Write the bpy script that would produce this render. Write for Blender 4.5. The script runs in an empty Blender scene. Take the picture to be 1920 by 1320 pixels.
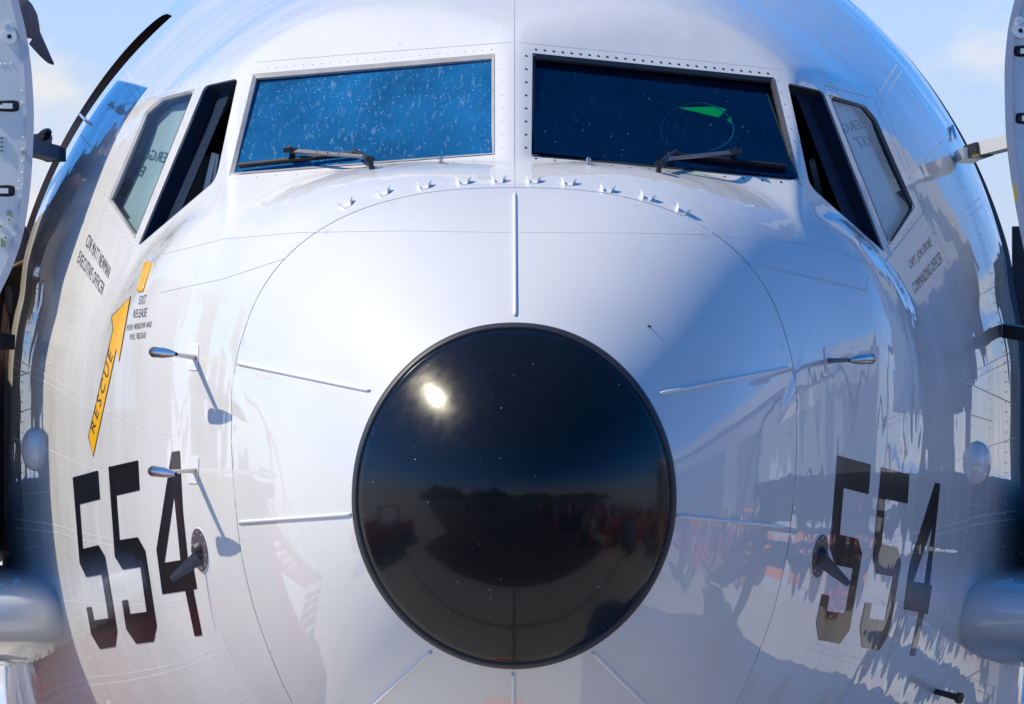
import bpy, bmesh, math, random
import numpy as np
from mathutils import Vector, Matrix
from mathutils.bvhtree import BVHTree
from mathutils.geometry import delaunay_2d_cdt

random.seed(7); rng = np.random.default_rng(7)
sc = bpy.context.scene
R = math.radians
pi = math.pi

# ------------------------------------------------------------------ camera
F = 15810.0            # focal length in photograph pixels (1920 wide)
CAM = Vector((0.0, -26.0, 1.75))
PITCH = math.atan((1262.0 - 660.0) / F)
YAW = math.atan(4.0 / F)
cam_d = bpy.data.cameras.new('camera'); cam = bpy.data.objects.new('camera', cam_d)
sc.collection.objects.link(cam); sc.camera = cam
cam.location = CAM
cam.rotation_euler = (pi/2 + PITCH, 0, YAW)
cam_d.sensor_width = 36.0; cam_d.lens = F / 1920 * 36.0
cam_d.clip_start = 0.5; cam_d.clip_end = 8000

# ------------------------------------------------------------------ sky, sun, exposure
SUN = Vector((-0.655, -0.075, 0.75)).normalized()
el = math.asin(SUN.z); az = math.atan2(SUN.x, SUN.y)
world = bpy.data.worlds.new('World'); sc.world = world; world.use_nodes = True
nt = world.node_tree; nt.nodes.clear()
def N(t, **k):
    n = nt.nodes.new(t)
    for a, b in k.items(): setattr(n, a, b)
    return n
out = N('ShaderNodeOutputWorld'); bg = N('ShaderNodeBackground')
sky = N('ShaderNodeTexSky', sky_type='NISHITA'); sky.sun_disc = False
sky.sun_elevation = el; sky.sun_rotation = az
sky.altitude = 0; sky.air_density = 0.55; sky.dust_density = 0.1; sky.ozone_density = 4.0
hs = N('ShaderNodeHueSaturation'); hs.inputs['Saturation'].default_value = 1.32; hs.inputs['Value'].default_value = 1.65
tc = N('ShaderNodeTexCoord'); mp = N('ShaderNodeMapping'); mp.inputs['Scale'].default_value = (1, 1, 1.9)
mp.inputs['Location'].default_value = (-2.7253, -4.3193, 0.3547)
ns = N('ShaderNodeTexNoise'); ns.inputs['Scale'].default_value = 20.0; ns.inputs['Detail'].default_value = 7; ns.inputs['Roughness'].default_value = 0.52
rp = N('ShaderNodeValToRGB'); rp.color_ramp.elements[0].position = 0.51; rp.color_ramp.elements[1].position = 0.60
sep = N('ShaderNodeSeparateXYZ')
lo = N('ShaderNodeMapRange'); lo.inputs['From Min'].default_value = 0.07; lo.inputs['From Max'].default_value = 0.17
lo.inputs['To Min'].default_value = 1.0; lo.inputs['To Max'].default_value = 0.0
mul = N('ShaderNodeMath', operation='MULTIPLY'); mix = N('ShaderNodeMixRGB')
mix.inputs['Color2'].default_value = (4.9, 4.95, 5.05, 1)
L = nt.links.new
L(tc.outputs['Generated'], mp.inputs['Vector']); L(mp.outputs['Vector'], ns.inputs['Vector'])
L(ns.outputs['Fac'], rp.inputs['Fac']); L(tc.outputs['Generated'], sep.inputs['Vector'])
L(sep.outputs['Z'], lo.inputs['Value']); L(rp.outputs['Color'], mul.inputs[0]); L(lo.outputs['Result'], mul.inputs[1])
# pale low haze all round the horizon
hz_ = N('ShaderNodeMapRange'); hz_.inputs['From Min'].default_value = 0.0; hz_.inputs['From Max'].default_value = 0.22
hz_.inputs['To Min'].default_value = 0.85; hz_.inputs['To Max'].default_value = 0.0; hz_.interpolation_type = 'SMOOTHSTEP'
hm = N('ShaderNodeMixRGB'); hm.inputs['Color2'].default_value = (3.5, 3.1, 3.0, 1)
L(sep.outputs['Z'], hz_.inputs['Value']); L(hz_.outputs['Result'], hm.inputs['Fac'])
L(sky.outputs['Color'], hs.inputs['Color']); L(hs.outputs['Color'], hm.inputs['Color1']); L(hm.outputs['Color'], mix.inputs['Color1']); L(mul.outputs['Value'], mix.inputs['Fac'])
L(mix.outputs['Color'], bg.inputs['Color']); L(bg.outputs['Background'], out.inputs['Surface'])
bg.inputs['Strength'].default_value = 0.15
sl = bpy.data.lights.new('sun', 'SUN'); so = bpy.data.objects.new('sun', sl); sc.collection.objects.link(so)
sl.energy = 4.5; sl.angle = R(0.55); sl.color = (1.0, 0.90, 0.69)
so.rotation_euler = (-SUN).to_track_quat('-Z', 'Y').to_euler(); so.location = (-20, -10, 30)
vs = sc.view_settings; vs.view_transform = 'Standard'; vs.look = 'None'; vs.gamma = 1; vs.exposure = 0.20
try: sc.cycles.max_bounces = 10; sc.cycles.transparent_max_bounces = 16
except Exception: pass

# ------------------------------------------------------------------ helpers
def mat(name, col, rough=0.5, metal=0.0, coat=0.0, coat_rough=0.03, spec=0.5, emit=None, es=1.0, fn=None):
    m = bpy.data.materials.new(name); m.use_nodes = True
    b = m.node_tree.nodes['Principled BSDF']
    b.inputs['Base Color'].default_value = (*col, 1); b.inputs['Roughness'].default_value = rough
    b.inputs['Metallic'].default_value = metal; b.inputs['Coat Weight'].default_value = coat
    b.inputs['Coat Roughness'].default_value = coat_rough; b.inputs['Specular IOR Level'].default_value = spec
    if coat >= .9: b.inputs['Coat IOR'].default_value = 1.62
    if emit: b.inputs['Emission Color'].default_value = (*emit, 1); b.inputs['Emission Strength'].default_value = es
    if fn: fn(m.node_tree, b)
    return m
def nd(t, typ, **k):
    n = t.nodes.new(typ)
    for a, b in k.items():
        if a in n.inputs: n.inputs[a].default_value = b
        else: setattr(n, a, b)
    return n
def colvar(scale, amount, detail=5, stretch=(1, 1, 1), bump=0.0, bscale=None, bdist=0.002):
    """mild dirt / tone variation plus optional bump"""
    def fn(t, b):
        c = b.inputs['Base Color'].default_value[:]
        tcn = nd(t, 'ShaderNodeTexCoord'); mpn = nd(t, 'ShaderNodeMapping'); mpn.inputs['Scale'].default_value = stretch
        t.links.new(tcn.outputs['Object'], mpn.inputs['Vector'])
        n1 = nd(t, 'ShaderNodeTexNoise', Scale=scale, Detail=detail); t.links.new(mpn.outputs['Vector'], n1.inputs['Vector'])
        r = nd(t, 'ShaderNodeMapRange'); r.inputs['From Min'].default_value = .3; r.inputs['From Max'].default_value = .7
        r.inputs['To Min'].default_value = 1 - amount; r.inputs['To Max'].default_value = 1 + amount * .4
        t.links.new(n1.outputs['Fac'], r.inputs['Value'])
        mx = nd(t, 'ShaderNodeVectorMath', operation='SCALE'); mx.inputs[0].default_value = c[:3]
        t.links.new(r.outputs['Result'], mx.inputs['Scale']); t.links.new(mx.outputs['Vector'], b.inputs['Base Color'])
        if bump:
            n2 = nd(t, 'ShaderNodeTexNoise', Scale=bscale or scale, Detail=2); t.links.new(mpn.outputs['Vector'], n2.inputs['Vector'])
            bp = nd(t, 'ShaderNodeBump', Strength=bump, Distance=bdist); t.links.new(n2.outputs['Fac'], bp.inputs['Height'])
            t.links.new(bp.outputs['Normal'], b.inputs['Normal']); t.links.new(bp.outputs['Normal'], b.inputs['Coat Normal'])
    return fn

def link(o, parent=None):
    sc.collection.objects.link(o)
    if parent is not None: o.parent = parent
    return o
def mesh_obj(name, V, Fc, m, parent=None, smooth=True, normals=None):
    me = bpy.data.meshes.new(name)
    me.from_pydata([tuple(v) for v in V], [], [tuple(int(i) for i in f) for f in Fc])
    if m: me.materials.append(m)
    me.validate(); me.update()
    if smooth: me.polygons.foreach_set('use_smooth', [True] * len(me.polygons))
    if normals is not None:
        me.normals_split_custom_set_from_vertices([tuple(n) for n in normals])
    return link(bpy.data.objects.new(name, me), parent)
def empty(name, loc=(0, 0, 0), parent=None):
    o = bpy.data.objects.new(name, None); o.location = loc; o.empty_display_size = .2
    return link(o, parent)
def tag(o, label=None, cat=None, group=None, kind=None):
    for k, v in (('label', label), ('category', cat), ('group', group), ('kind', kind)):
        if v: o[k] = v
    return o
class MB:
    """collects simple solids into one mesh"""
    def __init__(s): s.V = []; s.F = []
    def add(s, V, Fc):
        o = len(s.V); s.V += [tuple(v) for v in V]; s.F += [tuple(i + o for i in f) for f in Fc]
    def box(s, c, sz, rot=None):
        c = Vector(c); h = Vector(sz) / 2; V = []
        for x in (-1, 1):
            for y in (-1, 1):
                for z in (-1, 1):
                    v = Vector((x*h.x, y*h.y, z*h.z))
                    if rot is not None: v = rot @ v
                    V.append(c + v)
        s.add(V, [(0,1,3,2),(4,6,7,5),(0,4,5,1),(2,3,7,6),(0,2,6,4),(1,5,7,3)])
    def bar(s, p0, p1, w, h, up=(0, 0, 1), w1=None, h1=None):
        p0 = Vector(p0); p1 = Vector(p1); d = (p1 - p0).normalized(); up = Vector(up)
        r = d.cross(up).normalized(); u = r.cross(d).normalized(); V = []
        for p, ww, hh in ((p0, w, h), (p1, w1 or w, h1 or h)):
            for a, b in ((-1,-1),(1,-1),(1,1),(-1,1)): V.append(p + r*a*ww/2 + u*b*hh/2)
        s.add(V, [(3,2,1,0),(4,5,6,7),(0,1,5,4),(1,2,6,5),(2,3,7,6),(3,0,4,7)])
    def tube(s, pts, rad, n=12, caps=True):
        pts = [Vector(p) for p in pts]; rad = rad if hasattr(rad, '__len__') else [rad]*len(pts)
        V = []; Fc = []; ref = None
        for i, p in enumerate(pts):
            d = (pts[min(i+1, len(pts)-1)] - pts[max(i-1, 0)])
            d = d.normalized() if d.length > 1e-9 else Vector((0,0,1))
            if ref is None: ref = Vector((0,0,1)) if abs(d.z) < .9 else Vector((1,0,0))
            r = d.cross(ref).normalized(); u = r.cross(d).normalized(); ref = u
            for k in range(n):
                a = 2*pi*k/n; V.append(p + (r*math.cos(a) + u*math.sin(a))*rad[i])
        for i in range(len(pts)-1):
            for k in range(n): Fc.append((i*n+k, i*n+(k+1)%n, (i+1)*n+(k+1)%n, (i+1)*n+k))
        if caps: Fc.append(tuple(range(n-1, -1, -1))); Fc.append(tuple((len(pts)-1)*n + k for k in range(n)))
        s.add(V, Fc)
    def build(s, name, m, parent=None, smooth=False):
        o = mesh_obj(name, s.V, s.F, m, parent, smooth)
        if smooth:
            bm = bmesh.new(); bm.from_mesh(o.data); bmesh.ops.recalc_face_normals(bm, faces=bm.faces)
            for e in bm.edges:
                if len(e.link_faces) == 2 and e.calc_face_angle(0) > R(38): e.smooth = False
            bm.to_mesh(o.data); bm.free()
        return o

Rcam = cam.rotation_euler.to_matrix()
def ray(px, py):
    return (Rcam @ Vector(((px - 960)/F, -(py - 660)/F, -1))).normalized()
def at(px, py, y):
    d = ray(px, py); return CAM + d * ((y - CAM.y)/d.y)
def proj(P):
    q = Rcam.transposed() @ (Vector(P) - CAM); return (960 - q.x/q.z*F, 660 + q.y/q.z*F)

# ------------------------------------------------------------------ aircraft surface
ZT = 2.30       # height of the nose tip
def pchip(xs, ys):
    x = np.array(xs, float); y = np.array(ys, float); h = np.diff(x); dl = np.diff(y)/h
    d = np.zeros_like(y); d[0] = dl[0]; d[-1] = dl[-1]
    for i in range(1, len(x)-1):
        if dl[i-1]*dl[i] > 0:
            w1 = 2*h[i]+h[i-1]; w2 = h[i]+2*h[i-1]; d[i] = (w1+w2)/(w1/dl[i-1]+w2/dl[i])
    def f(q):
        q = np.clip(np.asarray(q, float), x[0], x[-1]); i = np.clip(np.searchsorted(x, q)-1, 0, len(x)-2)
        t = (q-x[i])/h[i]
        return (y[i]*(1+2*t)*(1-t)**2 + d[i]*h[i]*t*(1-t)**2 + y[i+1]*t*t*(3-2*t) + d[i+1]*h[i]*t*t*(t-1))
    return f
def tab(*pts):
    ys = [p[0] for p in pts]; return pchip([math.sqrt(a) for a in ys], [p[1] for p in pts])
t_w   = tab((0,0),(.07,.232),(.325,.497),(.63,.70),(1.1,.900),(1.45,1.045),(1.85,1.225),(2.55,1.450),(3.2,1.63),(4,1.795),(4.6,1.858),(5.2,1.885),(6,1.892),(30,1.892))
t_top = tab((0,0),(.07,.250),(.325,.535),(.63,.765),(1.1,1.005),(1.45,1.112),(1.7,1.145),(1.85,1.165),(2.2,1.25),(2.55,1.37),(3.2,1.62),(4,1.95),(5,2.25),(6,2.40),(30,2.40))
t_bot = tab((0,0),(.07,-.250),(.325,-.535),(.63,-.755),(1.1,-.98),(1.45,-1.09),(2,-1.23),(3,-1.40),(4,-1.51),(5,-1.57),(6,-1.59),(30,-1.59))
t_zw  = tab((0,0),(.28,0),(.6,.03),(1.1,.10),(1.45,.15),(1.85,.20),(2.55,.30),(3.2,.40),(4,.48),(5,.546),(30,.546))
t_nU  = tab((0,2),(.33,2.15),(.63,2.5),(1.1,2.8),(1.4,2.95),(1.7,3.1),(1.85,3.3),(2.2,2.75),(2.55,2.15),(3.2,2.0),(30,2.0))
t_nL  = tab((0,2),(.6,2.06),(1.1,2.16),(3,2.5),(4,3.6),(5,6.5),(30,4.0))
t_cr  = tab((0,.8),(1.0,1.02),(1.45,1.30),(1.9,1.565),(2.2,1.705),(2.6,1.86),(3.0,1.975),(3.5,2.11),(4,2.235),(4.6,2.345),(5.3,2.42),(6,2.44),(30,2.43))
t_nC  = tab((0,2.7),(2.15,2.62),(2.6,2.35),(3.0,2.15),(3.6,2.05),(5,2.0),(30,2.0))
Y0, WA, WB, Z1 = 1.45, .42, .98, 1.115
def smin(a, b, k):
    h = np.clip(.5 + .5*(b-a)/k, 0, 1); return b + (a-b)*h - k*h*(1-h)
def smax(a, b, k): return -smin(-a, -b, k)
def rho(th, y):
    th = np.asarray(th, float); y = np.asarray(y, float); u = np.sqrt(np.maximum(y, 0))
    c = np.cos(th); s = np.sin(th); ca = np.abs(c); sa = np.abs(s)
    w = np.maximum(t_w(u), 1e-5); zw = t_zw(u); up = s >= 0
    h = np.maximum(np.where(up, t_top(u)-zw, zw-t_bot(u)), 1e-5); n = np.where(up, t_nU(u), t_nL(u))
    rN = ((ca/w)**n + (sa/h)**n)**(-1/n)
    nC = t_nC(u); hC = np.maximum(t_cr(u)-zw, .05)
    rC = np.where(up, ((ca/w)**nC + (sa/hC)**nC)**(-1/nC), rN)
    d = y - Y0 + WB*Z1 - WB*zw
    def pl(den): return np.where(den > .02, d/np.maximum(den, .02), 9.0)
    pR = pl(WA*c + WB*s); pL = pl(-WA*c + WB*s)
    pW = smin(pR, pL, .035)
    dS = 1.148 + .38*(y-2.4) + .35*1.13 - .35*zw
    pS = np.where(ca + .35*s > .05, dS/np.maximum(ca + .35*s, .05), 9.0)
    cab = smin(smin(pW, pS, .03), rC, .05)
    m = np.clip((s + .17)/.43, 0, 1); m = m*m*(3-2*m)
    cab = np.where(up | (s > -.2), cab, 0) - .25*(1-m)
    cab = np.where(y > .9, cab, 0)
    return smax(rN, cab, .022)
def surf(th, y):
    r = rho(th, y); u = np.sqrt(np.maximum(np.asarray(y, float), 0))
    return np.stack([r*np.cos(th), np.broadcast_to(y, r.shape)+0*r, ZT + t_zw(u) + r*np.sin(th)], -1)
def snorm(th, y):
    th = np.asarray(th, float); y = np.maximum(np.asarray(y, float), 0); e = 2e-3
    u = np.sqrt(y); ua = np.maximum(u-e, 0.0); ub = np.where(u-e < 0, 2*e, u+e)
    a = surf(th+e, np.maximum(y, 1e-5)) - surf(th-e, np.maximum(y, 1e-5)); b = surf(th, ub**2) - surf(th, ua**2)
    n = np.cross(b, a); ln = np.linalg.norm(n, axis=-1, keepdims=True)
    n = np.where(ln > 1e-12, n/np.maximum(ln, 1e-12), np.array([0, -1., 0]))
    return np.where((y < 2e-4)[..., None], np.array([0., -1, 0]), n)
def th_of(P): # angle about the section centre
    return math.atan2(P[2] - ZT - float(t_zw(math.sqrt(max(P[1], 0)))), P[0])

# reference mesh for dropping details on the skin
_th = np.linspace(-pi, pi, 481)[:-1]; _y = np.concatenate([np.linspace(0, 1.1, 90)**2/1.21*1.21, np.linspace(1.22, 6.5, 300)])
_T, _Y = np.meshgrid(_th, _y); _P = surf(_T, _Y).reshape(-1, 3); nT = len(_th)
bvh = BVHTree.FromPolygons([tuple(p) for p in _P], [(i*nT+j, i*nT+(j+1)%nT, (i+1)*nT+(j+1)%nT, (i+1)*nT+j) for i in range(len(_y)-1) for j in range(nT)])
def hit(px, py, off=0.0):
    d = ray(px, py); loc, n, i, t = bvh.ray_cast(CAM, d)
    if loc is None:                      # just past the outline: slide inwards
        for k in range(1, 60):
            q = px + (964-px)*k*.002; loc, n, i, t = bvh.ray_cast(CAM, ray(q, py))
            if loc is not None: break
    th = th_of(loc); nn = Vector(snorm(np.array(th), np.array(loc.y)))
    return loc + nn*off, nn
def dense(poly, step, closed=True):
    res = []; n = len(poly)
    for i in range(n if closed else n-1):
        a = poly[i]; b = poly[(i+1) % n]; k = max(1, int(math.hypot(b[0]-a[0], b[1]-a[1])/step))
        for j in range(k): res.append((a[0]+(b[0]-a[0])*j/k, a[1]+(b[1]-a[1])*j/k))
    if not closed: res.append(poly[-1])
    return res
def rounded(poly, r, seg=5):
    res = []; n = len(poly)
    for i in range(n):
        p = Vector(poly[i]); a = (Vector(poly[i-1])-p); b = (Vector(poly[(i+1) % n])-p)
        rr = min(r, a.length*.4, b.length*.4); p0 = p + a.normalized()*rr; p1 = p + b.normalized()*rr
        for k in range(seg+1):
            t = k/seg; res.append(tuple(p0*(1-t)**2 + p*2*t*(1-t) + p1*t*t))
    return res
def inside(pt, poly):
    x, y = pt; c = False; n = len(poly); j = n-1
    for i in range(n):
        xi, yi = poly[i]; xj, yj = poly[j]
        if (yi > y) != (yj > y) and x < (xj-xi)*(y-yi)/(yj-yi)+xi: c = not c
        j = i
    return c
def offset_poly(poly, d):
    n = len(poly); A = sum(poly[i][0]*poly[(i+1) % n][1]-poly[(i+1) % n][0]*poly[i][1] for i in range(n))
    sg = 1 if A > 0 else -1; res = []
    for i in range(n):
        p = Vector(poly[i]); e0 = (p-Vector(poly[i-1])).normalized(); e1 = (Vector(poly[(i+1) % n])-p).normalized()
        n0 = Vector((e0.y, -e0.x))*sg; n1 = Vector((e1.y, -e1.x))*sg; m = (n0+n1)
        m = m/max(m.length_squared*.5, .3); res.append(tuple(p+m*d))
    return res

# ------------------------------------------------------------------ materials
def paint_fn(wave, tone):
    def fn(t, b):
        tcn = nd(t, 'ShaderNodeTexCoord'); mpn = nd(t, 'ShaderNodeMapping'); mpn.inputs['Scale'].default_value = (1.0, 1.0, .42)
        t.links.new(tcn.outputs['Object'], mpn.inputs['Vector'])
        n1 = nd(t, 'ShaderNodeTexNoise', Scale=4.6, Detail=2.2, Roughness=.42); t.links.new(mpn.outputs['Vector'], n1.inputs['Vector'])
        bp = nd(t, 'ShaderNodeBump', Strength=1.0, Distance=wave); t.links.new(n1.outputs['Fac'], bp.inputs['Height'])
        t.links.new(bp.outputs['Normal'], b.inputs['Normal']); t.links.new(bp.outputs['Normal'], b.inputs['Coat Normal'])
        n2 = nd(t, 'ShaderNodeTexNoise', Scale=2.4, Detail=7.0); t.links.new(mpn.outputs['Vector'], n2.inputs['Vector'])
        r = nd(t, 'ShaderNodeMapRange'); r.inputs['To Min'].default_value = .93; r.inputs['To Max'].default_value = 1.04
        t.links.new(n2.outputs['Fac'], r.inputs['Value'])
        # tiny dark specks of bugs and dust
        vo = nd(t, 'ShaderNodeTexVoronoi', Scale=11.0); t.links.new(tcn.outputs['Object'], vo.inputs['Vector'])
        lt = nd(t, 'ShaderNodeMath', operation='LESS_THAN'); lt.inputs[1].default_value = .028; t.links.new(vo.outputs['Distance'], lt.inputs[0])
        gt = nd(t, 'ShaderNodeMath', operation='GREATER_THAN'); gt.inputs[1].default_value = .80
        sp = nd(t, 'ShaderNodeSeparateColor'); t.links.new(vo.outputs['Color'], sp.inputs['Color']); t.links.new(sp.outputs['Red'], gt.inputs[0])
        mm = nd(t, 'ShaderNodeMath', operation='MULTIPLY'); t.links.new(lt.outputs[0], mm.inputs[0]); t.links.new(gt.outputs[0], mm.inputs[1])
        sc_ = nd(t, 'ShaderNodeVectorMath', operation='SCALE'); sc_.inputs[0].default_value = tone; t.links.new(r.outputs['Result'], sc_.inputs['Scale'])
        mx = nd(t, 'ShaderNodeMixRGB'); t.links.new(mm.outputs[0], mx.inputs['Fac']); t.links.new(sc_.outputs['Vector'], mx.inputs['Color1'])
        mx.inputs['Color2'].default_value = (.16, .13, .10, 1); t.links.new(mx.outputs['Color'], b.inputs['Base Color'])
    return fn
WHITE = (.69, .68, .665)
M_skin = mat('white_paint', WHITE, .45, spec=.15, coat=1.0, coat_rough=.012, fn=paint_fn(.0075, WHITE))
M_radome = mat('radome_paint', WHITE, .45, spec=.15, coat=1.0, coat_rough=.02, fn=paint_fn(.0010, WHITE))
M_white = mat('white_enamel', (.74, .74, .75), .35, coat=.5)
M_alu = mat('bare_aluminium', (.70, .71, .73), .32, metal=.7, fn=colvar(9, .1))
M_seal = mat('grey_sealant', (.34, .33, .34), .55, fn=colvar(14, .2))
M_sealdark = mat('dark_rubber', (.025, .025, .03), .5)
M_line = mat('joint_shadow_gap', (.10, .105, .115), .8)
M_linesoft = mat('filled_joint', (.61, .61, .61), .5)
M_black = mat('black_gloss_decal', (.010, .010, .013), .3, spec=.15, coat=.65, coat_rough=.015, fn=colvar(5, .1, stretch=(1,1,.22), bump=1.0, bscale=6, bdist=.003))
M_print = mat('dark_grey_print', (.025, .028, .034), .45, coat=.6)
M_yellow = mat('yellow_decal', (.92, .47, .004), .4, coat=.6, fn=colvar(8, .05))
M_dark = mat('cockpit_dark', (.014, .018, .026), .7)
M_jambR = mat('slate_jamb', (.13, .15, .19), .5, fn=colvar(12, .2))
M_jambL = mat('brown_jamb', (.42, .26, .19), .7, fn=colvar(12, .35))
M_steel = mat('brushed_steel', (.55, .56, .60), .25, metal=1.0, fn=colvar(20, .1))
M_copper = mat('heat_tinted_steel', (.42, .30, .25), .3, metal=1.0)
M_wiper = mat('wiper_black', (.02, .02, .024), .4)
M_wipergrey = mat('wiper_grey', (.15, .145, .16), .38, metal=.3)
M_screw = mat('screw_dark', (.09, .085, .08), .45, metal=.6)
M_screwL = mat('screw_bright', (.62, .56, .44), .4, metal=.6)
M_plum = mat('plum_grey_disc', (.085, .065, .075), .45)
M_slate = mat('slate_vane', (.06, .065, .085), .38)

def cap_fn(t, b):
    tcn = nd(t, 'ShaderNodeTexCoord')
    vo = nd(t, 'ShaderNodeTexVoronoi', Scale=30.0); t.links.new(tcn.outputs['Object'], vo.inputs['Vector'])
    nz = nd(t, 'ShaderNodeTexNoise', Scale=70.0, Detail=3); t.links.new(tcn.outputs['Object'], nz.inputs['Vector'])
    ad = nd(t, 'ShaderNodeMath', operation='MULTIPLY_ADD'); ad.inputs[1].default_value = .42; t.links.new(nz.outputs['Fac'], ad.inputs[0]); t.links.new(vo.outputs['Distance'], ad.inputs[2])
    lt = nd(t, 'ShaderNodeMath', operation='LESS_THAN'); lt.inputs[1].default_value = .25; t.links.new(ad.outputs[0], lt.inputs[0])
    sp = nd(t, 'ShaderNodeSeparateColor'); t.links.new(vo.outputs['Color'], sp.inputs['Color'])
    gt = nd(t, 'ShaderNodeMath', operation='GREATER_THAN'); gt.inputs[1].default_value = .62; t.links.new(sp.outputs['Red'], gt.inputs[0])
    mm = nd(t, 'ShaderNodeMath', operation='MULTIPLY'); t.links.new(lt.outputs[0], mm.inputs[0]); t.links.new(gt.outputs[0], mm.inputs[1])
    mx = nd(t, 'ShaderNodeMixRGB'); mx.inputs['Color1'].default_value = (.006, .0065, .008, 1); mx.inputs['Color2'].default_value = (.25, .24, .22, 1)
    t.links.new(mm.outputs[0], mx.inputs['Fac']); t.links.new(mx.outputs['Color'], b.inputs['Base Color'])
    n2 = nd(t, 'ShaderNodeTexNoise', Scale=9.0, Detail=4); t.links.new(tcn.outputs['Object'], n2.inputs['Vector'])
    bp = nd(t, 'ShaderNodeBump', Strength=.6, Distance=.0010); t.links.new(n2.outputs['Fac'], bp.inputs['Height'])
    t.links.new(bp.outputs['Normal'], b.inputs['Normal']); t.links.new(bp.outputs['Normal'], b.inputs['Coat Normal'])
    n3 = nd(t, 'ShaderNodeTexNoise', Scale=26.0, Detail=6); t.links.new(tcn.outputs['Object'], n3.inputs['Vector'])
    rr = nd(t, 'ShaderNodeMapRange'); rr.inputs['To Min'].default_value = .14; rr.inputs['To Max'].default_value = .30
    t.links.new(n3.outputs['Fac'], rr.inputs['Value']); t.links.new(rr.outputs['Result'], b.inputs['Roughness'])
M_cap = mat('black_rain_boot', (.006, .0065, .008), .2, coat=.36, coat_rough=.07, spec=.16, fn=cap_fn)
M_rim = mat('boot_edge', (.035, .032, .036), .5, fn=colvar(10, .2))

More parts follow.
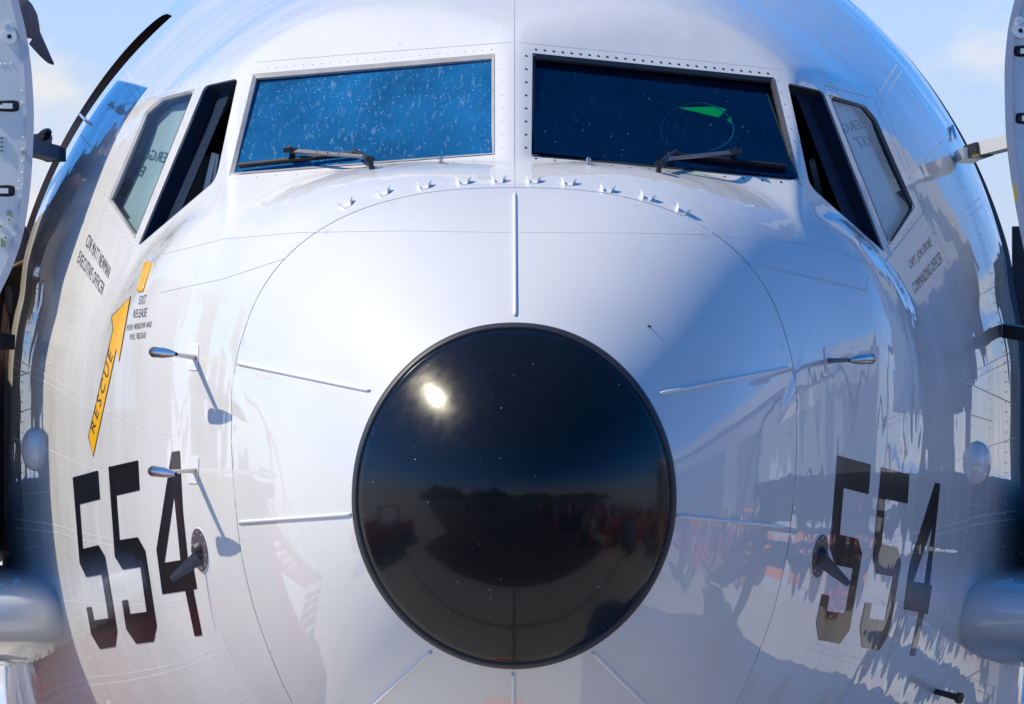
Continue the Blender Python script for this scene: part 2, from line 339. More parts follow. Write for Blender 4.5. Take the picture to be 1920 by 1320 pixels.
def glass(name, tint, haze_col, haze, splat, rough=.004):
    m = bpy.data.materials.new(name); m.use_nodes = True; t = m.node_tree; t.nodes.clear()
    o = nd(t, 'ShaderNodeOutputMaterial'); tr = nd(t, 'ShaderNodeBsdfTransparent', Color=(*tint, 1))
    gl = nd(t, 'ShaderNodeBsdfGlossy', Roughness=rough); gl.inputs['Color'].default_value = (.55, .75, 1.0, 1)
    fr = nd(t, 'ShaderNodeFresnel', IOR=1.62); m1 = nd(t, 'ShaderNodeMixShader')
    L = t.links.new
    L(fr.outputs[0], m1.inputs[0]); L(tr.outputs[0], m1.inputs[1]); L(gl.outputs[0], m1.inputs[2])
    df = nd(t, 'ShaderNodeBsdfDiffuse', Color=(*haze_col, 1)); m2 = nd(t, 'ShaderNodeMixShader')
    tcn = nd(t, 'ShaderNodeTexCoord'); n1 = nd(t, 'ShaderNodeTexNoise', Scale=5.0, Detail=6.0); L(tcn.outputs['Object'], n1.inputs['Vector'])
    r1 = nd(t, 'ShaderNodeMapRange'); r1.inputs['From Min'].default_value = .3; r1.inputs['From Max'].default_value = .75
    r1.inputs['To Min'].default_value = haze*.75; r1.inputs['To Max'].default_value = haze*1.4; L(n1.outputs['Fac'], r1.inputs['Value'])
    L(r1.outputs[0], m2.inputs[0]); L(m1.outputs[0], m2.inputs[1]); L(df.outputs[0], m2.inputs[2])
    # dried splashes and wiper streaks
    mpn = nd(t, 'ShaderNodeMapping'); mpn.inputs['Rotation'].default_value = (0, .6, 0); mpn.inputs['Scale'].default_value = (1, .55, .5); L(tcn.outputs['Object'], mpn.inputs['Vector'])
    vo = nd(t, 'ShaderNodeTexVoronoi', Scale=125.0); L(mpn.outputs[0], vo.inputs['Vector'])
    nz = nd(t, 'ShaderNodeTexNoise', Scale=120.0, Detail=2); L(tcn.outputs['Object'], nz.inputs['Vector'])
    ad = nd(t, 'ShaderNodeMath', operation='MULTIPLY_ADD'); ad.inputs[1].default_value = .25; L(nz.outputs['Fac'], ad.inputs[0]); L(vo.outputs['Distance'], ad.inputs[2])
    lt = nd(t, 'ShaderNodeMath', operation='LESS_THAN'); lt.inputs[1].default_value = .27; L(ad.outputs[0], lt.inputs[0])
    sp = nd(t, 'ShaderNodeSeparateColor'); L(vo.outputs['Color'], sp.inputs['Color'])
    n3 = nd(t, 'ShaderNodeTexNoise', Scale=3.2, Detail=2); L(tcn.outputs['Object'], n3.inputs['Vector'])
    thr = nd(t, 'ShaderNodeMapRange'); thr.inputs['From Min'].default_value = .30; thr.inputs['From Max'].default_value = .60; thr.inputs['To Min'].default_value = 1.0; thr.inputs['To Max'].default_value = 1-splat
    L(n3.outputs['Fac'], thr.inputs['Value'])
    gt = nd(t, 'ShaderNodeMath', operation='GREATER_THAN'); L(sp.outputs['Red'], gt.inputs[0]); L(thr.outputs[0], gt.inputs[1])
    mm = nd(t, 'ShaderNodeMath', operation='MULTIPLY'); L(lt.outputs[0], mm.inputs[0]); L(gt.outputs[0], mm.inputs[1])
    mk = nd(t, 'ShaderNodeMath', operation='MULTIPLY'); mk.inputs[1].default_value = .42; L(mm.outputs[0], mk.inputs[0])
    d2 = nd(t, 'ShaderNodeBsdfDiffuse', Color=(.75, .8, .85, 1)); m3 = nd(t, 'ShaderNodeMixShader')
    L(mk.outputs[0], m3.inputs[0]); L(m2.outputs[0], m3.inputs[1]); L(d2.outputs[0], m3.inputs[2]); 
    # faint smears
    mp2 = nd(t, 'ShaderNodeMapping'); mp2.inputs['Rotation'].default_value = (0, -.9, .4); mp2.inputs['Scale'].default_value = (5, 1.5, 1.2); L(tcn.outputs['Object'], mp2.inputs['Vector'])
    n4 = nd(t, 'ShaderNodeTexNoise', Scale=14.0, Detail=5.0, Roughness=.6); L(mp2.outputs[0], n4.inputs['Vector'])
    r4 = nd(t, 'ShaderNodeMapRange'); r4.inputs['From Min'].default_value = .58; r4.inputs['From Max'].default_value = .80; r4.inputs['To Max'].default_value = splat*.42; L(n4.outputs['Fac'], r4.inputs['Value'])
    d4 = nd(t, 'ShaderNodeBsdfDiffuse', Color=(.50, .66, .80, 1)); m4 = nd(t, 'ShaderNodeMixShader')
    L(r4.outputs[0], m4.inputs[0]); L(m3.outputs[0], m4.inputs[1]); L(d4.outputs[0], m4.inputs[2]); L(m4.outputs[0], o.inputs['Surface'])
    return m
M_glassL = glass('splashed_painted_sheen_glass', (.55, .72, .85), (.03, .30, .72), .30, .75)  # blue haze paints the brighter sky reflection; the splashes are dirt
M_glassR = glass('clean_low_sheen_glass', (.42, .58, .70), (.01, .12, .35), .05, .05)  # same glass with the painted sky sheen turned low
M_glassS = glass('side_window_glass', (.86, .93, .93), (.35, .45, .5), .02, .03)

# ------------------------------------------------------------------ the setting
def ground_fn(t, b):
    tcn = nd(t, 'ShaderNodeTexCoord')
    n1 = nd(t, 'ShaderNodeTexNoise', Scale=.35, Detail=8); t.links.new(tcn.outputs['Object'], n1.inputs['Vector'])
    n2 = nd(t, 'ShaderNodeTexNoise', Scale=40, Detail=4); t.links.new(tcn.outputs['Object'], n2.inputs['Vector'])
    br = nd(t, 'ShaderNodeTexBrick', Scale=.16, offset=0.0); br.inputs['Mortar Size'].default_value = .004
    br.inputs['Color1'].default_value = (.54, .53, .51, 1); br.inputs['Color2'].default_value = (.60, .59, .57, 1); br.inputs['Mortar'].default_value = (.09, .09, .09, 1)
    br.inputs['Brick Width'].default_value = .8; br.inputs['Row Height'].default_value = .8
    t.links.new(tcn.outputs['Object'], br.inputs['Vector'])
    ad = nd(t, 'ShaderNodeMath', operation='ADD'); t.links.new(n1.outputs['Fac'], ad.inputs[0]); t.links.new(n2.outputs['Fac'], ad.inputs[1])
    r = nd(t, 'ShaderNodeMapRange'); r.inputs['From Max'].default_value = 2; r.inputs['To Min'].default_value = .6; r.inputs['To Max'].default_value = 1.35
    t.links.new(ad.outputs[0], r.inputs['Value'])
    s = nd(t, 'ShaderNodeVectorMath', operation='SCALE'); t.links.new(br.outputs['Color'], s.inputs[0]); t.links.new(r.outputs[0], s.inputs['Scale'])
    sx = nd(t, 'ShaderNodeSeparateXYZ'); t.links.new(tcn.outputs['Object'], sx.inputs['Vector'])
    n5 = nd(t, 'ShaderNodeMath', operation='LESS_THAN'); n5.inputs[1].default_value = -0.9; t.links.new(sx.outputs['Y'], n5.inputs[0])
    ab = nd(t, 'ShaderNodeMath', operation='ABSOLUTE'); t.links.new(sx.outputs['X'], ab.inputs[0])
    wd_ = nd(t, 'ShaderNodeMapRange'); wd_.inputs['From Min'].default_value = -3; wd_.inputs['From Max'].default_value = -60; wd_.inputs['To Min'].default_value = 4.3; wd_.inputs['To Max'].default_value = 180; t.links.new(sx.outputs['Y'], wd_.inputs['Value'])
    wn = nd(t, 'ShaderNodeMath', operation='MULTIPLY_ADD'); wn.inputs[1].default_value = 1.6; t.links.new(n1.outputs['Fac'], wn.inputs[0]); t.links.new(wd_.outputs[0], wn.inputs[2])
    n6 = nd(t, 'ShaderNodeMath', operation='LESS_THAN'); t.links.new(ab.outputs[0], n6.inputs[0]); t.links.new(wn.outputs[0], n6.inputs[1])
    n7 = nd(t, 'ShaderNodeMath', operation='MULTIPLY'); t.links.new(n5.outputs[0], n7.inputs[0]); t.links.new(n6.outputs[0], n7.inputs[1])
    dark_wedge = nd(t, 'ShaderNodeVectorMath', operation='SCALE'); dark_wedge.inputs[0].default_value = (.085, .085, .09); t.links.new(r.outputs[0], dark_wedge.inputs['Scale'])  # dark ground wedge shaped so the nose cap mirrors less light
    mxa = nd(t, 'ShaderNodeMixRGB'); t.links.new(n7.outputs[0], mxa.inputs['Fac']); t.links.new(s.outputs['Vector'], mxa.inputs['Color1']); t.links.new(dark_wedge.outputs['Vector'], mxa.inputs['Color2'])
    t.links.new(mxa.outputs['Color'], b.inputs['Base Color'])
M_ground = mat('apron_concrete', (.38, .37, .35), .85, fn=ground_fn)
gv = []; gf = []
for i, rr in enumerate((0.0, 12, 60, 300, 3000)):
    for k in range(64): gv.append((rr*math.cos(2*pi*k/64), rr*math.sin(2*pi*k/64), 0))
for i in range(4):
    for k in range(64): gf.append((i*64+k, i*64+(k+1) % 64, (i+1)*64+(k+1) % 64, (i+1)*64+k)) if i else gf.append((0, 64+k, 64+(k+1) % 64))
tag(mesh_obj('apron_ground', gv, [f if len(f) == 3 else f[::-1] for f in gf], M_ground, None, False), kind='structure')
# ------------------------------------------------------------------ aircraft: skins
plane = tag(empty('aircraft', (0, 6, 0)), 'white twin jet patrol aircraft with black nose cap and both cabin doors open', 'aircraft')
def P_(o):                                        # parent while keeping world coordinates
    o.parent = plane; o.matrix_parent_inverse = Matrix.Translation((0, -6, 0)); return o
def part(name, V, Fc, m, smooth=True, normals=None, label=None, kind=None):
    o = P_(mesh_obj(name, V, Fc, m, None, smooth, normals)); return tag(o, label=label, kind=kind)
def sub(o, parent):                               # sub-part under a part
    o.parent = parent; o.matrix_parent_inverse = parent.matrix_world.inverted() if False else Matrix.Translation((0, 0, 0)); return o
def built(mb, name, m, smooth=False, label=None, kind=None):
    return tag(P_(mb.build(name, m, None, smooth)), label=label, kind=kind)

seam_px = [(960,352),(880,354),(805,361),(720,379.5),(645,407),(596,434),(536,484),(480,564),(450,652),(442,675),(435,742),(434,822),(439,910),(446,985),(462,1082),(480,1150),(506,1222),(550,1320)]
cap_px = [(965+300*math.cos(a), 929-321*math.sin(a)) for a in np.linspace(0, 2*pi, 40)]
def fit(pxs, deg, extra=()):
    S = []; Yv = []
    for p in pxs:
        P, n = hit(*p); S.append(math.sin(th_of(P))); Yv.append(P.y)
    for s, y in extra: S += [s]*3; Yv += [y]*3
    return np.polyfit(S, Yv, deg)
def seam_err(c, pxs):
    for p in pxs:
        P, n_ = hit(*p); th = th_of(P); Q = surf(np.array(th), np.polyval(c, math.sin(th))); q = proj(Q); print('seam', p, [round(v) for v in q], round(P.y, 3))
seam_c = fit(seam_px, 4, [(-1, 1.30)]); cap_c = fit(cap_px, 4)
_ph = []
for p_ in seam_px:
    P_h, _n = hit(*p_); _ph.append((abs(((th_of(P_h)-pi/2+pi) % (2*pi))-pi), P_h.y))
_ph = sorted(_ph); _ph = [(0.0, _ph[0][1])]+[q for q in _ph if q[0] > .06]+[(pi, 1.32)]
_sf = pchip([q[0] for q in _ph], [q[1] for q in _ph])
def y_seam(th):
    th = np.asarray(th, float); f = 0
    for d in (-.06, -.03, 0, .03, .06): f = f+_sf(np.abs(((th+d-pi/2+pi) % (2*pi))-pi))/5
    return f
def y_cap(th): return np.polyval(cap_c, np.sin(th))

def grid(rows_y, ths, closed, off=0.0):
    """rows_y: list of functions th->y ; returns V, F, Nrm"""
    V = []; Nn = []
    for fy in rows_y:
        y = fy(ths); n = snorm(ths, y); V.append(surf(ths, y) + n*(off if np.isscalar(off) else off)); Nn.append(n)
    n = len(ths); Fc = []
    for i in range(len(rows_y)-1):
        for j in range(n if closed else n-1):
            a, b = i*n+j, i*n+(j+1) % n; Fc.append((a, b, b+n, a+n))
    return np.concatenate(V), Fc, np.concatenate(Nn)
TH = np.linspace(-pi, pi, 481)[:-1]
# radome
vs_ = np.linspace(.30, 1, 90)
V, Fc, Nn = grid([(lambda th, v=v: y_seam(th)*v*v) for v in vs_], TH, True)
edge = surf(TH, y_seam(TH)) - snorm(TH, y_seam(TH))*.02; k0 = len(V); n = len(TH)
V = np.concatenate([V, edge]); Nn = np.concatenate([Nn, snorm(TH, y_seam(TH))])
Fc += [(k0-n+j, k0-n+(j+1) % n, k0+(j+1) % n, k0+j) for j in range(n)]
radome = part('radome', V, [f[::-1] for f in Fc], M_radome, True, Nn, label='white nose radome ringed by a dark circular joint')
# nose cap, standing slightly proud with a rounded lip
prof = [(v, .011) for v in np.linspace(.02, .93, 60)] + [(.945, .0105), (.955, .0085), (.962, .008), (.968, .0088)]
V = []; Nn = []
for v, o in prof:
    y = y_cap(TH)*v*v; V.append(surf(TH, y) + snorm(TH, y)*o)
V = np.concatenate([np.array([[0, -.011, ZT]]), np.concatenate(V)])
Fc = [(0, 1+j, 1+(j+1) % n) for j in range(n)]
for i in range(len(prof)-1): Fc += [(1+i*n+j, 1+i*n+(j+1) % n, 1+(i+1)*n+(j+1) % n, 1+(i+1)*n+j) for j in range(n)]
cap = part('nose_cap', V, [f[::-1] for f in Fc], M_cap)
bm = bmesh.new(); bm.from_mesh(cap.data); bmesh.ops.recalc_face_normals(bm, faces=bm.faces); bm.to_mesh(cap.data); bm.free()
V = []; prof = [(.964, .004), (.968, .0125), (.974, .0145), (.985, .014), (.997, .012), (1.001, .009), (1.002, -.004)]
for v, o in prof:
    y = y_cap(TH)*v*v; V.append(surf(TH, y) + snorm(TH, y)*o)
V = np.concatenate(V); Fc = []
for i in range(len(prof)-1): Fc += [(i*n+j, i*n+(j+1) % n, (i+1)*n+(j+1) % n, (i+1)*n+j) for j in range(n)]
rim = mesh_obj('cap_rim', V, Fc, M_rim, None, True); rim.parent = cap
bm = bmesh.new(); bm.from_mesh(rim.data); bmesh.ops.recalc_face_normals(bm, faces=bm.faces); bm.to_mesh(rim.data); bm.free()

# window shapes in photograph pixels
W1L = [(480,145),(921,108),(921,284),(438,322)]; W1R = [(1004,107),(1446,152),(1490,332),(1002,287)]
W2L = [(446,147),(384,161),(259,462),(401,341),(409,321)]; W2R = [(1476,155),(1543,171),(1659,474),(1529,359),(1517,343)]
W3L = [(360,172),(303,187),(275,212),(207,374),(252,440)]; W3R = [(1560,183),(1618,200),(1640,225),(1711,388),(1668,453)]
hole1 = [rounded(offset_poly(w, 5), 9) for w in (W1L, W1R)]
hole2 = [rounded(w, 9) for w in (W2L, W2R)]
hole3 = [rounded(offset_poly(w, 2), 10) for w in (W3L, W3R)]
YE = 3.40; TA, TB = R(-6), R(186); KA, KB = 1.25, 2.3; GAP = .004
def to_t(P):
    th = th_of(P); th = th if th > -pi/2 else th + 2*pi; y0 = float(y_seam(np.array(th)))+GAP
    return (th*KA, (P.y-y0)/(YE-y0)*KB)
holes = []
for w in hole1+hole2+hole3:
    holes.append([to_t(hit(*p)[0]) for p in dense(w, 7)])
gth = np.linspace(TA, TB, 300); gt = np.linspace(0, 1, 150)
cpts = []; 
hb = [(min(p[0] for p in h)-.01, max(p[0] for p in h)+.01, min(p[1] for p in h)-.01, max(p[1] for p in h)+.01, np.array(h)) for h in holes]
for t in gt:
    for a in gth:
        x, y = a*KA, t*KB; ok = True
        for x0, x1, y0, y1, h in hb:
            if x0 < x < x1 and y0 < y < y1:
                if ((h[:,0]-x)**2+(h[:,1]-y)**2).min() < .006**2 or inside((x, y), h): ok = False; break
        if ok: cpts.append((x, y))
ce = []
for h in holes:
    o = len(cpts); cpts += list(h); ce += [(o+i, o+(i+1) % len(h)) for i in range(len(h))]
res = delaunay_2d_cdt([Vector(p) for p in cpts], ce, [], 0, 1e-7, False)
cv = np.array([(v.x, v.y) for v in res[0]]); tri = np.array([f for f in res[2]])
cen = cv[tri].mean(1); keep = np.ones(len(tri), bool)
for x0, x1, y0, y1, h in hb:
    for i in np.nonzero((cen[:,0] > x0) & (cen[:,0] < x1) & (cen[:,1] > y0) & (cen[:,1] < y1) & keep)[0]:
        if inside(cen[i], h): keep[i] = False
tri = tri[keep]
cth = cv[:,0]/KA; ct = cv[:,1]/KB; cy = (1-ct)*(y_seam(cth)+GAP) + ct*YE
PV = surf(cth, cy); PN = snorm(cth, cy)
# orient triangles outwards
a = PV[tri[:,1]]-PV[tri[:,0]]; b = PV[tri[:,2]]-PV[tri[:,0]]
flip = (np.cross(a, b)*PN[tri[:,0]]).sum(1) < 0; tri[flip] = tri[flip][:, ::-1]
upV, upF, upN = list(PV), [tuple(t) for t in tri], list(PN)
def add_grid(rows, ths, closed=False):
    V, Fc, Nn = grid(rows, ths, closed); o = len(upV); upV.extend(V); upN.extend(Nn)
    for f in Fc:
        f = tuple(i+o for i in f)
        A = np.cross(upV[f[1]]-upV[f[0]], upV[f[3]]-upV[f[0]]); 
        if np.dot(A, upN[f[0]]) < 0: f = f[::-1]
        upF.append(f)
low = np.linspace(TB, TA+2*pi, 240)
add_grid([(lambda th, t=t: (1-t)*(y_seam(th)+GAP)+t*YE) for t in np.linspace(0, 1, 80)], low)
YD0, YD1 = 4.10, 5.05
D0, D1 = R(-19), R(47)
const = lambda v: (lambda th: np.full_like(th, v))
add_grid([const(v) for v in np.linspace(YE, YD0, 22)], TH, True)
add_grid([const(v) for v in np.linspace(YD0, YD1, 30)], np.linspace(D1, pi-D1, 120))
CR = R(17)
for fl in (1,):
    tt_ = np.linspace(D1-CR, D1, 30)
    for_ = [(lambda th, v=v: (lambda a, y0: y0+(YD1-y0)*v)(None, YD1-(YD1-YD0)*(1-np.sqrt(np.clip(1-((np.where(th < pi/2, th, pi-th)-(D1-CR))/CR)**2, 0, 1))))) for v in np.linspace(0, 1, 14)]
    add_grid(for_, pi-tt_ if fl else tt_)
cut_r = pchip([R(-20), R(4), R(14), R(24), R(34), R(48)], [4.105, 4.105, 4.13, 4.28, 4.48, 4.95])
add_grid([(lambda th, v=v: YD0+(cut_r(th)-YD0)*v) for v in np.linspace(0, 1, 14)], np.linspace(D0, D1, 90))
add_grid([const(v) for v in np.linspace(YD0, YD1, 30)], np.linspace(pi-D0, 2*pi+D0, 160))
add_grid([const(v) for v in np.concatenate([np.linspace(YD1, 7, 30), np.linspace(8, 26, 10)])], TH, True)
# inner lip behind the radome joint
o = len(upV); e0 = surf(TH, y_seam(TH)+GAP); nn = snorm(TH, y_seam(TH)+GAP); upV.extend(e0); upV.extend(e0-nn*.03); upN.extend(nn); upN.extend(nn)
upF += [(o+j, o+(j+1) % n, o+n+(j+1) % n, o+n+j) for j in range(n)]
fus = part('fuselage', upV, upF, M_skin, True, upN)
# dark liner under the joint and around the cockpit (same window openings)
V = np.concatenate([surf(TH, y_seam(TH)-.03)-nn*.022, surf(TH, y_seam(TH)+.04)-nn*.022])
part('joint_backing', V, [(j, (j+1) % n, n+(j+1) % n, n+j) for j in range(n)], M_sealdark)
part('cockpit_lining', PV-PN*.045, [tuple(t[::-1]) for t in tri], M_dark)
# aft body, tail end closed
mb = MB(); mb.tube([(0, 25.9, 2.85), (0, 30, 3.2), (0, 36, 3.9)], [1.95, 1.5, .5], 32); built(mb, 'tail_cone', M_skin, True)
# cockpit floor, aft bulkhead
ring_ = surf(TH, np.full_like(TH, 3.6))-snorm(TH, np.full_like(TH, 3.6))*.06
part('cockpit_bulkhead', np.concatenate([ring_, ring_+np.array([0, .03, 0])]), [tuple(range(n)), tuple(range(2*n-1, n-1, -1))], M_dark, False)
V = []
for y in np.linspace(1.5, 3.58, 12):
    w_ = float(rho(np.array(.05), np.array(y)))-.14; V += [(-w_, y, ZT+.40), (w_, y, ZT+.40)]
part('cockpit_floor', V, [(2*i, 2*i+1, 2*i+3, 2*i+2) for i in range(11)], M_dark, False)

# door openings: jambs
def jamb(sgn, m, teeth):
    ths = np.linspace(D0, D1, 70); ths = ths if sgn > 0 else pi-ths
    for yy, d in ((YD1, .16),):
        A = surf(ths, np.full_like(ths, yy)); Nq = snorm(ths, np.full_like(ths, yy)); B = A-Nq*d
        C = A.copy(); C[:,1] += .05; nq = len(ths)
        V = np.concatenate([A-Nq*.002, B, C-Nq*.002]); Fq = [(j, j+1, nq+j+1, nq+j) for j in range(nq-1)]
    o = part('door_jamb', V, Fq, m, False)
    lin = surf(ths, np.full_like(ths, YD0-.3))-snorm(ths, np.full_like(ths, YD0-.3))*.16
    lin2 = surf(ths, np.full_like(ths, YD1+.02))-snorm(ths, np.full_like(ths, YD1+.02))*.16
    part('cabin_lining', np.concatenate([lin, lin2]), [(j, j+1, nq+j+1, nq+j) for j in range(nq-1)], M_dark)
    ths = ths[:44] if sgn < 0 else ths[:24]; nq = len(ths); f0 = surf(ths, np.full_like(ths, YD0)); f1 = f0-snorm(ths, np.full_like(ths, YD0))*.03
    part('door_sill_edge', np.concatenate([f0, f1]), [(j, j+1, nq+j+1, nq+j) for j in range(nq-1)], M_alu)
    mb = MB(); nq = len(A)
    for k in range(0, nq-1, 2):
        p = Vector(A[k])-Vector(Nq[k])*.055; up = Vector(A[min(k+1, nq-1)])-Vector(A[max(k-1, 0)])
        if teeth: mb.bar(p+Vector((0,-.004,0)), p-Vector(Nq[k])*.05+Vector((0,-.004,0)), .028, .012, Vector((0,1,0)), .006, .012)
        elif k % 4 == 0: mb.tube([p+Vector((0,-.006,0)), p+Vector((0,.002,0))], .007, 8)
    tt = mb.build('stringer_clip' if teeth else 'jamb_bolt', mat('tan_clip', (.70,.45,.28), .6) if teeth else mat('slate_bolt', (.10,.12,.15), .4)); tt.parent = o; tt['kind'] = 'stuff'
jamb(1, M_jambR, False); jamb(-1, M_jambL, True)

# ------------------------------------------------------------------ line work on the skin
def ribbon(mbx, px, w, off=.0016, step=6, closed=False):
    pts = [hit(x, y) for x, y in dense(px, step, closed)]
    if closed: pts.append(pts[0])
    V = []; Fq = []
    for i, (p, nrm) in enumerate(pts):
        tg = (pts[min(i+1, len(pts)-1)][0]-pts[max(i-1, 0)][0]); s = nrm.cross(tg).normalized()
        V += [p+nrm*off+s*w/2, p+nrm*off-s*w/2]
        if i: Fq.append((2*i-2, 2*i-1, 2*i+1, 2*i))
    mbx.add(V, [f[::-1] for f in Fq])
def mir(px, c=964): return [(2*c-x, y) for x, y in px]
lines = [[(480,117),(640,103),(800,91),(958,79)], [(970,79),(1130,94),(1290,111),(1462,129)], [(964,0),(964,300)], [(964,352),(964,300)],
         [(300,478),(420,448),(560,436),(760,433),(958,436)], [(970,436),(1130,436),(1310,438),(1440,446),(1570,470),(1640,500)],
         [(385,1075),(400,1140),(425,1210),(450,1265)]]
soft = [[(300,548),(420,522),(536,484)], [(1392,490),(1500,515),(1625,545),(1628,520)],
        [(200,205),(330,170)], [(1640,160),(1700,300),(1745,420),(1790,520),(1815,680),(1812,840)], [(290,160),(215,330),(185,420)],
        [(1545,160),(1640,185),(1690,300),(1735,395)], [(1735,395),(1660,490)],
        [(1812,775),(1860,790)], [(1810,945),(1850,950)], [(1812,775),(1808,945)], [(1810,716),(1905,760)],
        [(40,772),(75,760)], [(92,760),(92,925)], [(50,925),(92,922)], [(20,712),(100,680)],
        [(132,1232),(128,1150),(120,1090),(95,1040),(70,1023),(40,1033)], [(52,1242),(80,1255),(92,1264),(133,1234)],
        [(1768,1240),(1770,1150),(1785,1085),(1815,1045),(1838,1027),(1854,1033)], [(1768,1245),(1800,1278),(1815,1270),(1835,1258)]]
mb = MB()
for l in lines: ribbon(mb, l, .0020)
built(mb, 'panel_seam', mat('seam_grey', (.59,.59,.60), .6), kind='stuff')
mb = MB()
for l in soft: ribbon(mb, l, .0026)
built(mb, 'panel_edge', M_linesoft, kind='stuff')

# rivets: shallow domes along frames and stringers
rv = []
def dome(mbx, p, nrm, r, h, k=6):
    t = nrm.cross(Vector((0,0,1)) if abs(nrm.z) < .9 else Vector((1,0,0))).normalized(); b = nrm.cross(t)
    V = [p-nrm*.0004+(t*math.cos(2*pi*i/k)+b*math.sin(2*pi*i/k))*r for i in range(k)] + [p+nrm*h*.8+(t*math.cos(2*pi*i/k)+b*math.sin(2*pi*i/k))*r*.6 for i in range(k)] + [p+nrm*h]
    mbx.add(V, [(i, (i+1) % k, k+(i+1) % k, k+i) for i in range(k)] + [(k+i, k+(i+1) % k, 2*k) for i in range(k)])
mb = MB()
def in_window(P):
    x, y = proj(P)
    for w in (W1L, W1R, W2L, W2R, W3L, W3R):
        if inside((x, y), offset_poly(w, 16)): return True
    return False
def row(ths, ys):
    Pp = surf(ths, ys); Nq = snorm(ths, ys)
    for p, q in zip(Pp, Nq):
        if not in_window(p): dome(mb, Vector(p), Vector(q), .0042, .0014)
for y in (1.62, 2.0, 2.45, 2.95, 2.98, 3.30, 3.62, 3.65):
    for lo_, hi_ in ((R(-75), R(30)), (R(150), R(255))):
        k = int((hi_-lo_)*1.5/.030); row(np.linspace(lo_, hi_, k), np.full(k, y))
for y in (2.5, 2.9, 3.3):
    k = 70; row(np.linspace(R(58), R(122), k), np.full(k, y))
for s in range(-60, 40, 9):
    for base in (1, -1):
        th = R(s) if base > 0 else pi-R(s); ys = np.arange(1.5 if s < 10 else 2.9, 3.9, .030)
        row(np.full(len(ys), th), ys)
        if s % 18 == 3: row(np.full(len(ys), th+R(.9)), ys)
built(mb, 'rivets', M_skin, True, kind='stuff')

# ------------------------------------------------------------------ windshields
def lerp_row(a, b, k): return [(a[0]+(b[0]-a[0])*i/(k-1), a[1]+(b[1]-a[1])*i/(k-1)) for i in range(k)]
def ringmesh(outer, inner, o0, o1):
    A = [hit(*p) for p in outer]; B = [hit(*p) for p in inner]; k = len(A)
    V = [p+q*o0 for p, q in A]+[p+q*o1 for p, q in B]+[p-q*.013 for p, q in B]
    return V, [(i, (i+1) % k, k+(i+1) % k, k+i) for i in range(k)]+[(k+i, k+(i+1) % k, 2*k+(i+1) % k, 2*k+i) for i in range(k)]
def pane(name, poly, depth, m, label=None, flat=.7):
    pts = dense(poly, 12); H = [hit(*p) for p in pts]; c = sum((h[0] for h in H), Vector())/len(H); nrm = sum((h[1] for h in H), Vector()).normalized()
    ctr = [h[0]-(h[0]-c).dot(nrm)*nrm*flat-nrm*depth for h in H]; cc = c-nrm*depth
    V = ctr+[cc]; k = len(ctr)
    # triangulate as fan of the flat pane, planar enough
    Fq = [(i, (i+1) % k, k) for i in range(k)]
    o = part(name, V, Fq, m, False, label=label)
    bm = bmesh.new(); bm.from_mesh(o.data)
    for f in bm.faces:
        if f.normal.dot(nrm) < 0: f.normal_flip()
    for f in bm.faces: f.smooth = True
    bm.to_mesh(o.data); bm.free(); o.data.normals_split_custom_set_from_vertices([tuple(nrm)]*len(o.data.vertices))
    return o, c, nrm
scr_d, scr_b = MB(), MB()
def screw_row(a, b, k, dst, r, h=.0012):
    for p in lerp_row(a, b, k): q, nn_ = hit(*p); dome(dst, q, nn_, r, h, 8)
info = {}
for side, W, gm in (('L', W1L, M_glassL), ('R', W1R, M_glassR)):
    outer = dense(rounded(offset_poly(W, 8), 10), 9); inner0 = rounded(offset_poly(W, -1), 5); 
    inner = [tuple(np.array(outer[i])) for i in range(len(outer))]
    cx = sum(p[0] for p in W)/4; cyy = sum(p[1] for p in W)/4
    # inner ring: shrink along the normal by sampling the same count
    inn = offset_poly(W, 0); out_s = offset_poly(W, 6)
    def samp(poly, kk=26):
        r_ = []
        for i in range(4): r_ += lerp_row(poly[i], poly[(i+1) % 4], kk)[:-1]
        return r_
    V, Fq = ringmesh(samp(out_s), samp(inn), .0025, -.004)
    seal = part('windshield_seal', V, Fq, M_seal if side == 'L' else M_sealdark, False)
    g, c, nrm = pane('windshield', offset_poly(W, 3), .011, gm, label='left windshield pane with painted blue sky sheen and dried splashes' if side == 'L' else 'dark right windshield pane with display glass behind it')
    info[side] = (c, nrm)
screw_row((485,129),(922,93),27,scr_d,.0022); screw_row((941,105),(941,277),8,scr_d,.0022); screw_row((925,297),(445,335),14,scr_d,.0022); screw_row((470,140),(434,315),8,scr_d,.0022)
screw_row((1005,93),(1440,138),27,scr_d,.0064); screw_row((987,105),(986,277),8,scr_d,.0062); screw_row((1005,297),(1500,345),15,scr_d,.0060); screw_row((1460,150),(1506,332),9,scr_d,.0030)
screw_row((300,167),(362,156),6,scr_d,.0026); screw_row((372,168),(262,430),9,scr_d,.0022); screw_row((192,385),(243,455),8,scr_d,.0026); screw_row((280,200),(196,366),5,scr_d,.0022)
screw_row((1553,178),(1664,462),9,scr_d,.0024); screw_row((1556,168),(1622,187),6,scr_d,.0026); screw_row((1724,395),(1678,465),7,scr_d,.0026); screw_row((1650,215),(1722,375),5,scr_d,.0022)
for p in [(505,462),(518,475),(533,462),(541,462),(520,485),(533,474),(1384,470),(1392,471),(1405,473),(1415,473),(1392,482),(1404,484),(1420,487),(905,64),(923,62),(944,60),(944,50),(944,41),(984,72),(984,61),(984,50),(1001,63),(1001,73),(1018,64)]:
    q, nn_ = hit(*p); dome(scr_d, q, nn_, .0017, .0008)
built(scr_d, 'frame_screws', M_screw, True, kind='stuff')
